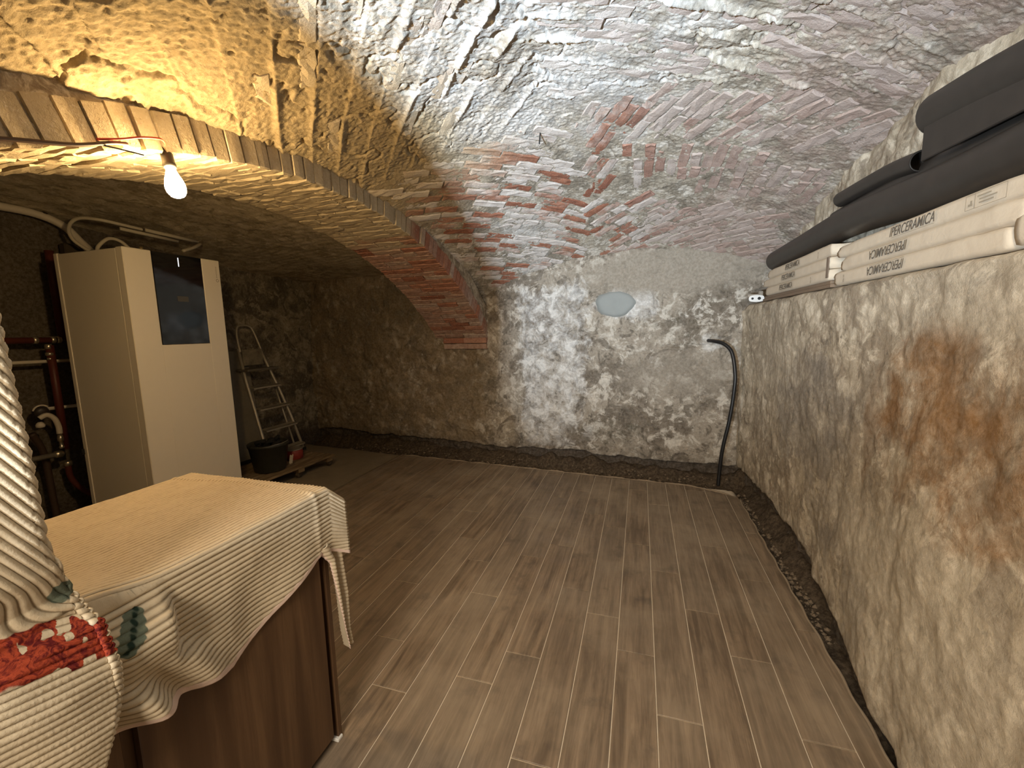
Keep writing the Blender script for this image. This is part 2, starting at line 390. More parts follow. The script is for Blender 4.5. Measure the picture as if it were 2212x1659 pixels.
# ------------------------------------------------------------------ main vault
CEN = (-.36, 2.28)
def region(X, Y):
    """course direction (radians), pitch, plaster amount of the herringbone vault"""
    X = np.asarray(X, float); Y = np.asarray(Y, float)
    left = X < np.where(Y < 2.3, -.43, -.34-.07*(Y-2.3))
    th = np.where(left, np.where(Y > 2.30+.15*(X+1), 41., -46.), np.where(Y > 2.16, -61., 24.))
    th = np.where(~left & (Y > 2.70) & (X > -.16), 90., th)
    th = np.where(~left & (Y > 3.26), -43., th)
    pl = np.where(left & (th < 0), 1.0, np.where(~left & (th == 24.), .75, 0.0))
    return np.radians(th), pl
PITCHB = .066
def large(X, Y): return .016*fbm(X, Y, 1.8, 3, 301)+.010*fbm(X, Y, 5, 3, 302)
def build_ceiling():
    xs = np.linspace(-1.60, 1.13, 620); ys = np.linspace(-.20, 4.30, 980)
    X, Y = np.meshgrid(xs, ys, indexing='ij')
    th, pl = region(X, Y)
    wob = .018*fbm(X, Y, 3, 3, 310)
    t = -np.sin(th)*X+np.cos(th)*Y+wob; s = np.cos(th)*X+np.sin(th)*Y
    fr = np.abs((t/PITCHB) % 1.0); j = np.minimum(fr, 1-fr)              # 0 at a joint
    fr2 = (t/(2*PITCHB)) % 1.0; j2 = np.minimum(fr2, 1-fr2)
    am = np.clip(.42+1.7*fbm(s*.9+th, t*2.2, 5, 4, 311), 0, 1.5)
    ridge = pl*(1-.45*(1-sstep(-1.1, -.7, X)))*(.013*am*np.exp(-(j2/.10)**2)+.007*np.clip(am-.4, 0, 1)*np.exp(-(j/.16)**2))
    # one-sided lips: mortar squeezed out of the joints
    saw = (fr2*1.0)*pl*.006
    rough = .0034*fbm(X, Y, 22, 4, 312)+.0046*fbm(X, Y, 85, 3, 313)-.010*sstep(.62, .9, 1-np.abs(fbm(X, Y, 4.5, 4, 315))*6)*pl
    pits = -.009*sstep(.42, .6, fbm(X, Y, 26, 3, 314))*(.4+.6*pl)
    d = large(X, Y)+ridge-saw+rough*(1+.35*pl)+pits-(1-pl)*.0035
    Z = vault(X, Y)-d
    salt = blob(X, Y, -.35, 1.9, .75, 1.05, .3*fbm(X, Y, 2, 3, 320), .6)*.9
    salt = np.maximum(salt, blob(X, Y, -.95, 3.6, .35, .7, .2*fbm(X, Y, 3, 3, 321))*.8)
    pink = sstep(-.1, .6, X+.3*fbm(X, Y, 2, 3, 322))*.85
    tan = (1-sstep(-1.15, -.85, X+.1*fbm(X, Y, 3, 3, 323)))*(1-sstep(2.2, 3.2, Y))
    me = from_arrays('ceiling', np.stack((X, Y, Z), -1).reshape(-1, 3), grid_faces(len(xs), len(ys), True), attrs=dict(salt=salt, pink=pink, tan=tan))
    o = link('ceiling', me, M_ceil); o['kind'] = 'structure'
    tag(o, 'shallow brick vault with herringbone courses smeared with lime mortar')
    return o
ceiling = build_ceiling()

def brick_mesh(name, L, W, D, seed, ch=.006, rough=.0025):
    """rough handmade brick, face at z = 0, body below: 5 x 3 face, chamfer, sides"""
    rg = np.random.default_rng(seed); nx, ny = 6, 3
    V = np.zeros((nx, ny, 3)); xs = np.linspace(-L/2+ch, L/2-ch, nx); yy = np.linspace(-W/2+ch, W/2-ch, ny)
    V[..., 0] = xs[:, None]; V[..., 1] = yy[None, :]; V[..., 2] = rg.normal(0, rough, (nx, ny))
    V[..., :2] += rg.normal(0, rough*.7, (nx, ny, 2))
    V = V.reshape(-1, 3); idx = np.arange(nx*ny).reshape(nx, ny)
    loop = list(idx[:, 0])+list(idx[-1, 1:])+list(idx[-2::-1, -1])+list(idx[0, -2:0:-1])
    F = [tuple(q) for q in grid_faces(nx, ny)]
    n = len(loop); v = [tuple(p) for p in V]
    for zz, k in ((-ch*1.2, 1), (-D, 1)):
        for q in loop:
            p = V[q]; e = rg.normal(0, rough*.5)
            v.append((math.copysign(min(L/2, abs(p[0])+ch), p[0]) if abs(p[0]) > L/2-ch*2.2 else p[0],
                      math.copysign(W/2+e, p[1]) if abs(p[1]) > W/2-ch*2.2 else p[1], zz))
    b = len(V)
    for i in range(n):
        j = (i+1) % n
        F.append((loop[i], b+i, b+j, loop[j])); F.append((b+i, b+n+i, b+n+j, b+j))
    F.append(tuple(b+n+i for i in range(n))[::-1])
    me = MB().add(v, F).mesh(name); 
    return me
def view_size(P, area):
    v = Vector(P)-Vector((0, 0, H)); z = v.dot(fw)
    if z < .2: return 0
    x = 905.5*v.dot(rt2)/z; y = 905.5*v.dot(up2)/z
    if abs(x) > 1120 or abs(y) > 845: return 0
    n = v.normalized(); return area*abs(n.z)/v.length_squared*1e5

def build_vault_bricks():
    LV = [brick_mesh('brick', .241, .0585, .05, 400+i, .005, .003) for i in range(7)]
    SV = [brick_mesh('brick', .130, .0585, .05, 430+i, .005, .003) for i in range(4)]
    for me in LV+SV: me.materials.append(M_brick)
    rg = np.random.default_rng(77); cand = []
    for deg in (41., -46., -61., 24., 90., -43.):
        th = math.radians(deg); c, s_ = math.cos(th), math.sin(th)
        for i in range(-80, 80):
            t = (i+.5)*PITCHB; s = -5+rg.uniform(0, .25)
            while s < 6:
                short = rg.random() < (.45 if deg == 90. else .12)
                L = .135 if short else .247
                sc = s+L/2; s += L
                wob = 0.
                x = c*sc-s_*t; y = s_*sc+c*t
                if not (-1.50 < x < 1.02 and -.1 < y < 4.12-.097*x-.05): continue
                wob = .018*float(fbm(x, y, 3, 3, 310))
                x += s_*wob; y -= c*wob
                ok = True
                for e in (-.32, 0, .32):
                    a, _ = region(x+c*L*e, y+s_*L*e)
                    if abs(float(a)-th) > 1e-3: ok = False
                if not ok: continue
                _, pl = region(x, y); pl = float(pl)
                if rg.random() < (.06+.80*pl if pl == 1 else .06+.42*pl): continue
                cand.append((x, y, th, short, pl, rg.random()))
    out = []
    for x, y, th, short, pl, r in cand:
        e = 1e-3
        gx = (vault(x+e, y)-vault(x-e, y))/2/e; gy = (vault(x, y+e)-vault(x, y-e))/2/e
        nrm = Vector((gx, gy, -1)).normalized()                       # down, into the room
        tx = Vector((math.cos(th), math.sin(th), 0)); tx = (tx-nrm*tx.dot(nrm)).normalized(); ty = nrm.cross(tx)
        lift = (-.004+.005*r) if pl > 0 else (-.002+.006*r)
        P = Vector((x, y, vault(x, y)-float(large(x, y))))+nrm*lift
        tilt = (random.random()-.5)*.05
        tx = (tx+ty*tilt).normalized(); ty = nrm.cross(tx)
        M = Matrix(((tx.x, ty.x, nrm.x, P.x), (tx.y, ty.y, nrm.y, P.y), (tx.z, ty.z, nrm.z, P.z), (0, 0, 0, 1)))
        k = random.randrange(4 if short else 7)
        out.append((view_size(P, (.12 if short else .24)), M, (SV if short else LV)[k]))
    out.sort(key=lambda q: -q[0])
    # spread: the 300 that show largest are single parts
    for v, M, me in out[:300]:
        b = bpy.data.objects.new('brick', me); COL.objects.link(b); b.parent = ceiling; b.matrix_basis = M
    V = []; F = []; off = 0; col = []
    for v, M, me in out[300:]:
        if v <= 0 and M.translation.y < .4: continue
        for p in me.vertices: V.append(tuple(M @ p.co))
        for q in me.polygons: F.append(tuple(off+i for i in q.vertices))
        off += len(me.vertices)
    me = bpy.data.meshes.new('bricks'); me.from_pydata(V, [], F); me.update()
    # the joined bricks vary per brick as the single ones do
    mm = M_brick.copy(); mm.name = 'vault_brick_joined'
    for nd in mm.node_tree.nodes:
        if nd.type == 'OBJECT_INFO':
            at = mm.node_tree.nodes.new('ShaderNodeAttribute'); at.attribute_name = 'tone'
            for l in list(nd.outputs['Random'].links): mm.node_tree.links.new(at.outputs['Fac'], l.to_socket)
    tone = []
    for v, M, m_ in out[300:]:
        if v <= 0 and M.translation.y < .4: continue
        tone += [random.random()]*len(m_.vertices)
    at = me.attributes.new('tone', 'FLOAT', 'POINT'); at.data.foreach_set('value', np.array(tone, np.float32))
    o = link('bricks', me, mm, ceiling); o['kind'] = 'stuff'
    print('vault bricks', len(out))
build_vault_bricks()

# small vault of the left bay
def build_left_ceiling():
    xs = np.linspace(-4.12, -2.135, 190); ys = np.linspace(-.35, 4.6, 400)
    X, Y = np.meshgrid(xs, ys, indexing='ij')
    t = X*.25+Y; fr = (t/.07) % 1; j = np.minimum(fr, 1-fr)
    d = .02*fbm(X, Y, 2, 3, 501)+.006*fbm(X, Y, 14, 4, 502)-.006*np.exp(-(j/.15)**2)*np.clip(.5+fbm(X, Y, 4, 3, 503), 0, 1)
    me = from_arrays('ceiling_left', np.stack((X, Y, vault_left(X, Y)-d), -1).reshape(-1, 3), grid_faces(len(xs), len(ys), True))
    o = link('ceiling_left', me, M_leftceil); o['kind'] = 'structure'; tag(o, 'dim smaller vault over the boiler bay')
build_left_ceiling()

# ------------------------------------------------------------------ brick arch between the two bays
def build_arch():
    X0, X1 = -2.15, -1.55; amax = math.asin(2.2/ARC_R)
    na = 120; V = []
    prof = [(X0+.012, .010), (X0+.012, .26), (X1-.010, .26), (X1-.010, .010)]
    for i in range(na+1):
        a = -amax*1.03+2.06*amax*i/na
        for j, (x, r) in enumerate(prof):
            rr = ARC_R+r+(.004*math.sin(i*2.3)+.003*math.sin(i*5.1) if r < .1 else 0)
            V.append((x, ARC_Y+rr*math.sin(a), ARC_Z+rr*math.cos(a)))
    F = [(i*4+j, (i+1)*4+j, (i+1)*4+(j+1) % 4, i*4+(j+1) % 4) for i in range(na) for j in range(4)]
    arch = link('trim_1', MB().add(V, F).mesh('trim_1'), M_archcore); arch['kind'] = 'structure'
    tag(arch, 'broad low brick arch between the two vaulted bays')
    pitch = .064; n = int(2*amax*ARC_R/pitch)
    full = [brick_mesh('brick', .255, .0565, .125, 600+i, .004, .002) for i in range(6)]
    half = [brick_mesh('brick', .125, .0565, .125, 620+i, .004, .002) for i in range(4)]
    three = [brick_mesh('brick', .205, .0565, .125, 640+i, .004, .002) for i in range(4)]
    for me in full+half+three: me.materials.append(M_archbrick)
    kinds = {'f': (.255, full), 'h': (.125, half), 't': (.205, three)}
    pats = ['fth', 'htf', 'tft'[:2]+'h', 'fhth', 'hft']
    items = []
    for i in range(n):
        a = -amax+(i+.5)*2*amax/n; pat = random.choice(['fth', 'htf', 'tfh', 'hft', 'thf'])
        g = .0065; tot = sum(kinds[k][0] for k in pat)+g*2; x = X1+random.uniform(-.004, .006); 
        for k in pat[::-1]:
            L, ms = kinds[k]; xc = x-L/2; x -= L+g
            r = ARC_R+random.uniform(-.006, .004); aa = a+random.uniform(-.0008, .0008)
            nrm = Vector((0, -math.sin(aa), -math.cos(aa))); tx = Vector((1, random.uniform(-.012, .012), 0)).normalized(); ty = nrm.cross(tx)
            P = Vector((xc, ARC_Y+r*math.sin(aa), ARC_Z+r*math.cos(aa)))
            M = Matrix(((tx.x, ty.x, nrm.x, P.x), (tx.y, ty.y, nrm.y, P.y), (tx.z, ty.z, nrm.z, P.z), (0, 0, 0, 1)))
            items.append((P.y, M, random.choice(ms)))
    for y, M, me in sorted(items, key=lambda q: -q[0])[:300]:
        if y < .2: continue
        b = bpy.data.objects.new('brick', me); COL.objects.link(b); b.parent = arch; b.matrix_basis = M
    # lowest courses of the springing run straight down the back wall
    for k in range(2):
        for x, L in ((-1.68, .25), (-1.93, .22)):
            me = random.choice(full)
            b = bpy.data.objects.new('brick', me); COL.objects.link(b); b.parent = arch
            z = 1.262-.062*k; b.matrix_basis = Matrix(((1, 0, 0, x), (0, 0, -1, YB(x)-.055+.012*k), (0, 1, 0, z), (0, 0, 0, 1)))
    return arch
build_arch()

# ------------------------------------------------------------------ floor: dirt and screed bed, wood-look tiles
def tile_back(x): return 3.795-.083*x if x < .45 else 3.757-.55*(x-.45)
def build_floor():
    xs = np.linspace(-4.2, 1.1, 420); ys = np.linspace(-2.0, 4.6, 480)
    X, Y = np.meshgrid(xs, ys, indexing='ij')
    tb = 3.795-.083*X
    on = (1-sstep(-.005, .02, Y-tb))*sstep(-2.565, -2.545, X)*(1-sstep(.755, .785, X))
    trench = np.maximum(sstep(0.0, .05, Y-tb+.02*fbm(X, Y, 6, 3, 700)), sstep(.75, .80, X))
    scr = (1-sstep(-2.60, -2.55, X))*(1-sstep(-.32, -.18, Y-YB(X)+.05*fbm(X, Y, 4, 3, 701)))
    Z = -.0105*np.ones_like(X)-trench*.035*(1-scr)+(1-on)*(.006*fbm(X, Y, 10, 4, 702)+trench*(1-scr)*.03*fbm(X, Y, 9, 4, 703))
    wallrise = sstep(-.16, .02, Y-YB(X))*.10+sstep(.80, .92, X)*.09*sstep(1.9, 2.8, Y)
    Z = Z+wallrise*(1+.6*fbm(X, Y, 7, 3, 704))
    Z = np.where(on > .99, -.0035, Z)
    m = Mat('floor_bed', .95, .15)
    n1 = m.noise(5, 7, .7); n2 = m.noise(40, 6, .75); n3 = m.noise(110, 4, .7)
    dirt = m.mix(m.rng(n2, .35, .7), (.045, .032, .021), (.13, .098, .066))
    dirt = m.mix(m.rng(n3, .60, .72, 0, .6), dirt, (.24, .20, .15))
    screed = m.mix(n1, (.20, .155, .10), (.30, .245, .17))
    grout = m.mix(n2, (.60, .50, .37), (.74, .64, .50))
    c = m.mix(m.attr('screed'), dirt, screed); c = m.mix(m.attr('grout'), c, grout); m.color(c)
    m.bump(n2, .6, .01)
    me = from_arrays('floor', np.stack((X, Y, Z), -1).reshape(-1, 3), grid_faces(len(xs), len(ys)), attrs=dict(screed=scr, grout=on))
    fl = link('floor', me, m.m); fl['kind'] = 'structure'; tag(fl, 'brown wood-look plank tile floor with a bare dirt strip along the walls')
    # tile material: printed wood, streaks along Y
    t = Mat('wood_look_tile', .42, .45); r = t.rnd()
    off = t.n('ShaderNodeCombineXYZ'); t.put(off.inputs[0], t.mul(r, 37.0)); t.put(off.inputs[1], t.mul(r, 91.0)); t.put(off.inputs[2], t.mul(r, 13.0))
    v = t.n('ShaderNodeVectorMath', operation='ADD'); t.put(v.inputs[0], t.pos()); t.put(v.inputs[1], off.outputs[0]); v = v.outputs[0]
    g1 = t.noise(1.0, 8, .65, t.map(v, (26, 2.2, 1)), .6); g2 = t.noise(1.0, 6, .7, t.map(v, (90, 4, 1)), .3); bl = t.noise(5, 6, .65, v)
    c = t.mix(t.rng(g1, .30, .70), (.125, .086, .053), (.34, .25, .165))
    c = t.mix(t.rng(r, 0., 1., 0., .45), c, (.26, .205, .145))
    c = t.mix(t.rng(g2, .42, .68, .28, 0.), c, (.055, .036, .023))
    c = t.mix(t.rng(bl, .54, .72, 0., .55), c, (.085, .066, .052))
    c = t.mix(t.rng(t.noise(2.0, 5, .6), .42, .68, 0., .35), c, (.40, .32, .225))      # dust
    t.color(c); t.roughness(t.rng(bl, .3, .7, .40, .62)); t.bump(g2, .12, .002)
    P, L = .152, 6.15
    phase = {0: 11.09, -1: 12.43, 1: 9.28, 2: 13.42, 3: 11.68, 4: 9.5, 5: 7.15, -2: 7.4, -3: 10.2, -4: 9.05, -5: 12.43, -6: 8.22, -7: 9.78, -8: 12.4, -9: 13.67, -10: 11.1}
    gap = .0042
    for k in range(-17, 6):
        x0 = (k-.4833)*P; x1 = x0+P
        a, b = max(x0, -2.545), min(x1, .768)
        if b-a < .012: continue
        ph = phase.get(k, 7+6*random.random()); y = (ph-L*5)*P
        while y < 4.1:
            y0, y1 = y, y+L*P; y = y1
            if y1 < -.9: continue
            e0 = tile_back(a); e1 = tile_back(b)
            if y0 > min(e0, e1)-.01: continue
            ya, yb = min(y1-gap/2, e0), min(y1-gap/2, e1)
            xa, xb = a+(gap/2 if a == x0 else 0), b-(gap/2 if b == x1 else 0)
            yf = y0+gap/2; c_ = .0012; z1 = random.uniform(-.0006, .0004)
            V = [(xa, yf, -.009), (xb, yf, -.009), (xb, yb, -.009), (xa, ya, -.009), (xa, yf, z1-c_), (xb, yf, z1-c_), (xb, yb, z1-c_), (xa, ya, z1-c_),
                 (xa+c_, yf+c_, z1), (xb-c_, yf+c_, z1), (xb-c_, yb-c_, z1), (xa+c_, ya-c_, z1)]
            F = [(3, 2, 1, 0), (8, 9, 10, 11)]+[(i, (i+1) % 4, 4+(i+1) % 4, 4+i) for i in range(4)]+[(4+i, 4+(i+1) % 4, 8+(i+1) % 4, 8+i) for i in range(4)]
            link('tile', MB().add(V, F).mesh('tile'), t.m, fl)
    # bead of tile adhesive along the cut edge
    bead = MB(); pts = [(x, tile_back(x)+.006+.004*math.sin(x*31)+.003*math.sin(x*77), -.004+.003*math.sin(x*23)) for x in np.linspace(-2.54, .72, 130)]
    bead.tube(pts, [.007+.004*abs(math.sin(i*1.7)) for i in range(len(pts))], 6)
    pts = [(.772+.004*math.sin(y*29), y, -.005) for y in np.linspace(3.55, 1.0, 90)]
    bead.tube(pts, .007, 6)
    part('adhesive_bead', bead, flat('tile_adhesive', (.30, .235, .165), .95, .1), fl, True)
    # rubble in the strip: uncountable grit and crumbs of plaster
    rg = np.random.default_rng(5); V = []; F = []
    ico = [(0, 0, 1), (.9, 0, .3), (.28, .85, .3), (-.73, .53, .3), (-.73, -.53, .3), (.28, -.85, .3), (0, 0, -.6)]
    icf = [(0, 1, 2), (0, 2, 3), (0, 3, 4), (0, 4, 5), (0, 5, 1), (6, 2, 1), (6, 3, 2), (6, 4, 3), (6, 5, 4), (6, 1, 5)]
    for i in range(900):
        if i < 620: x = rg.uniform(-3.4, .75); y = rg.uniform(tile_back(x)+.03, YB(x)-.02)
        else: y = rg.uniform(2.0, 3.7); x = rg.uniform(.785, .85)
        r = .004+.016*rg.random()**3; z = -.035+.05*max(0, 1-(YB(x)-y)/.2)
        b0 = len(V); V += [(x+p[0]*r*rg.uniform(.7, 1.3), y+p[1]*r*rg.uniform(.7, 1.3), z+p[2]*r+r*.4) for p in ico]; F += [tuple(b0+q for q in f_) for f_ in icf]
    o = link('rubble', MB().add(V, F).mesh('rubble'), flat('rubble_crumbs', (.17, .13, .09), .95, .1, wear=.6, scale=60), fl); o['kind'] = 'stuff'
build_floor()

# ------------------------------------------------------------------ shared object materials
M_black = flat('black_plastic', (.012, .012, .013), .38, .45, wear=.3)
M_steel = flat('dull_aluminium', (.46, .42, .34), .5, .5, .55, wear=.25)
M_chrome = flat('pipe_fitting_metal', (.60, .55, .45), .3, .5, .9)
M_redpipe = flat('red_lead_pipe', (.085, .018, .012), .5, .4, wear=.25)
M_whitepipe = flat('white_pipe', (.55, .50, .42), .5, .4)
M_greypipe = flat('galvanised_pipe', (.34, .30, .25), .4, .5, .5)
M_offwhite = flat('white_enamel', (.66, .61, .52), .38, .45, wear=.02)
M_hose = flat('ribbed_grey_hose', (.47, .43, .35), .65, .3)

# ------------------------------------------------------------------ bare bulb hanging from the arch
def build_bulb():
    base = Vector((-1.572, 1.120, 2.022)); tip = Vector((-1.530, 1.113, 1.872)); ax = (tip-base).normalized()
    t = thing('hanging_bulb', 'lit bare bulb in a black socket hanging from the brick arch', 'light bulb', base)
    s = MB().lathe([(.004, -.012), (.012, -.010), (.0165, .0), (.0175, .008), (.0185, .07), (.0195, .072), (.0195, .083), (.016, .085)], base, ax, 20)
    part('socket', s, flat('black_bakelite', (.02, .018, .016), .45, .4), t, True)
    g = Mat('bulb_glow'); g.b.inputs['Emission Color'].default_value = (*BULB_COL, 1); g.b.inputs['Emission Strength'].default_value = BULB_L
    g.color((1, .9, .7))
    prof = [(.0130, .082), (.0140, .092), (.0185, .108), (.0250, .126), (.0292, .143), (.0300, .155), (.0280, .168), (.0215, .180), (.0110, .187), (.002, .189)]
    part('bulb', MB().lathe(prof, base, ax, 16), g.m, t, True)
    wire = MB().tube(spline([base-ax*.010, base-ax*.022+Vector((-.004, 0, .003)), (-1.580, 1.115, 2.042)], 6), .0035, 6)
    part('flex', wire, M_black, t, True)
build_bulb()
def wire(name, label, pts, r, col):
    o = link(name, MB().tube(spline(pts, 8), r, 6).mesh(name, True), flat(name+'_sheath', col, .5, .4)); tag(o, label, 'wire')
wire('electric_cable', 'dark brown cable running along the lower edge of the arch', [(-1.528, .45, 1.80), (-1.525, .60, 1.83), (-1.522, .71, 1.868), (-1.52, .84, 1.905), (-1.52, .93, 1.945), (-1.53, .98, 1.962)], .006, (.06, .030, .018))
wire('live_wire', 'thin red wire bowed beside the bulb socket', [(-1.528, .90, 1.945), (-1.505, .95, 1.962), (-1.495, 1.0, 1.985), (-1.50, 1.06, 2.005), (-1.535, 1.10, 2.008)], .0032, (.50, .045, .02))
wire('loose_wire', 'stiff black wire end poking out below the red wire', [(-1.53, .90, 1.932), (-1.50, .935, 1.928), (-1.455, .975, 1.918)], .0022, (.02, .02, .02))

# ------------------------------------------------------------------ boiler
def build_boiler():
    x1, x0, y0, y1, z1 = -2.925, -3.54, 1.772, 2.372, 1.905
    t = thing('boiler', 'tall white boiler cabinet with a black glass panel', 'boiler', (-3.23, 2.07, -.005))
    part('body', MB().box(x0, x1-.062, y0+.003, y1-.003, .03, z1-.004, .004), M_offwhite, t)
    m = MB().box(x0-.012, x0+.022, y0-.002, y1+.002, .02, z1, .003); part('back_frame', m, M_offwhite, t)
    # front cover with a cut-out for the glass
    wy0, wy1, wz = 1.928, 2.243, 1.318
    m = MB(); m.box(x1-.058, x1, y0, wy0, .03, z1, .004); m.box(x1-.058, x1, wy1, y1, .03, z1, .004); m.box(x1-.058, x1-.0005, wy0-.004, wy1+.004, .03, wz, .003)
    fp = part('front_cover', m, M_offwhite, t)
    gm = Mat('black_glass', .06, .6); gm.color((.006, .007, .009))
    gl = part('glass_panel', MB().box(x1-.058, x1-.001, wy0+.002, wy1-.002, wz+.002, z1-.002, .002), gm.m, t); gl['label'] = 'black glass display panel'
    em = Mat('status_led'); em.b.inputs['Emission Color'].default_value = (.85, .9, 1, 1); em.b.inputs['Emission Strength'].default_value = 1.6
    part('status_light', MB().box(x1-.001, x1+.0005, 2.084, 2.0885, 1.828, 1.884), em.m, gl)
    dm = flat('grey_oblong', (.07, .065, .055), .3, .4); part('oblong', MB().box(x1-.001, x1+.0003, 2.055, 2.125, 1.600, 1.635), dm, gl)  # small dark grey rectangle on the face of the glass
    # small emblem: a ring and a vertical line of tiny letters at the top right of the cover
    lm = flat('grey_print', (.24, .21, .16), .6, .3); m = MB()
    for i in range(14):
        a0, a1 = 2*math.pi*i/14, 2*math.pi*(i+1)/14
        P = [(x1+.0006, 2.345+r*math.cos(a), 1.763+r*math.sin(a)) for a in (a0, a1) for r in (.0075, .011)]
        m.add(P, [(0, 1, 3, 2)])
    for i, hgt in enumerate((.006, .004, .005, .004, .006, .004, .005)):
        z = 1.785+i*.0115; m.box(x1, x1+.0006, 2.345-hgt, 2.345+hgt*.6, z, z+.0026); m.box(x1, x1+.0006, 2.345-hgt, 2.345-hgt+.002, z, z+.0075)
    part('emblem', m, lm, fp)
    m = MB().box(x0-.014, x0-.002, y0-.016, y0+.004, .60, .64, .003); part('latch', m, M_black, t)
    # brass vent on the lid
    m = MB().lathe([(.012, 0), (.012, .02), (.02, .022), (.02, .05), (.009, .055), (.009, .085), (.013, .088), (.013, .105), (.004, .108)], (-3.40, 2.18, z1-.004), (0, 0, 1), 12)
    part('vent_valve', m, flat('dull_brass', (.25, .19, .09), .45, .5, .6), t, True)
build_boiler()
o = link('insulated_pipe', MB().tube(spline([(-3.98, 1.15, 2.205), (-3.975, 1.4, 2.215), (-3.97, 1.72, 2.228), (-3.96, 1.92, 2.22), (-3.93, 2.04, 2.165), (-3.88, 2.10, 2.06), (-3.80, 2.13, 1.96), (-3.76, 2.14, 1.86)], 10), .026, 12).mesh('insulated_pipe', True), M_whitepipe)
tag(o, 'thick white insulated pipe along the dark wall bending down behind boiler', 'pipe')
m = MB().lathe([(.029, -.012), (.031, -.010), (.031, .010), (.029, .012)], (-3.965, 1.955, 2.218), (.05, .75, -.35), 14)
part('pipe_clip', m, flat('dark_clip', (.05, .04, .03), .6), o)
def hose(name, label, pts, r=.0105):
    P = spline(pts, 16); m = MB().tube(P, [r*(1+(.10 if i % 2 else 0)) for i in range(len(P))], 8)
    return tag(link(name, m.mesh(name, True), M_hose), label, 'hose')
hose('flexible_hose', 'big loop of grey ribbed hose rising behind the boiler to conduit', [(-3.60, 2.12, 1.87), (-3.68, 2.07, 1.95), (-3.73, 1.98, 2.04), (-3.70, 1.95, 2.12), (-3.63, 1.97, 2.172), (-3.53, 2.03, 2.168), (-3.50, 2.14, 2.158), (-3.49, 2.26, 2.150)])
hose('flexible_hose', 'small loop of grey ribbed hose standing on the boiler lid', [(-3.42, 1.93, 1.917), (-3.44, 1.95, 1.97), (-3.45, 2.02, 2.035), (-3.45, 2.09, 2.03), (-3.44, 2.145, 1.97), (-3.42, 2.155, 1.917)])
o = link('conduit', MB().tube(spline([(-3.482, 2.275, 2.149), (-3.482, 2.66, 2.136)], 2), .013, 8).mesh('conduit', True), M_hose); tag(o, 'upper of two straight conduits on the wall above boiler', 'conduit')
o = link('conduit', MB().tube([(-3.482, 2.115, 2.125), (-3.482, 2.50, 2.110)], .012, 8).mesh('conduit', True), M_hose); tag(o, 'lower of two straight conduits on the wall above boiler', 'conduit')
o = link('conduit', MB().tube(spline([(-3.478, 2.675, 2.122), (-3.40, 2.56, 2.068), (-3.36, 2.44, 2.018)], 4), .012, 8).mesh('conduit', True), M_hose); tag(o, 'short slanting conduit dropping from the far conduit end to boiler', 'conduit')

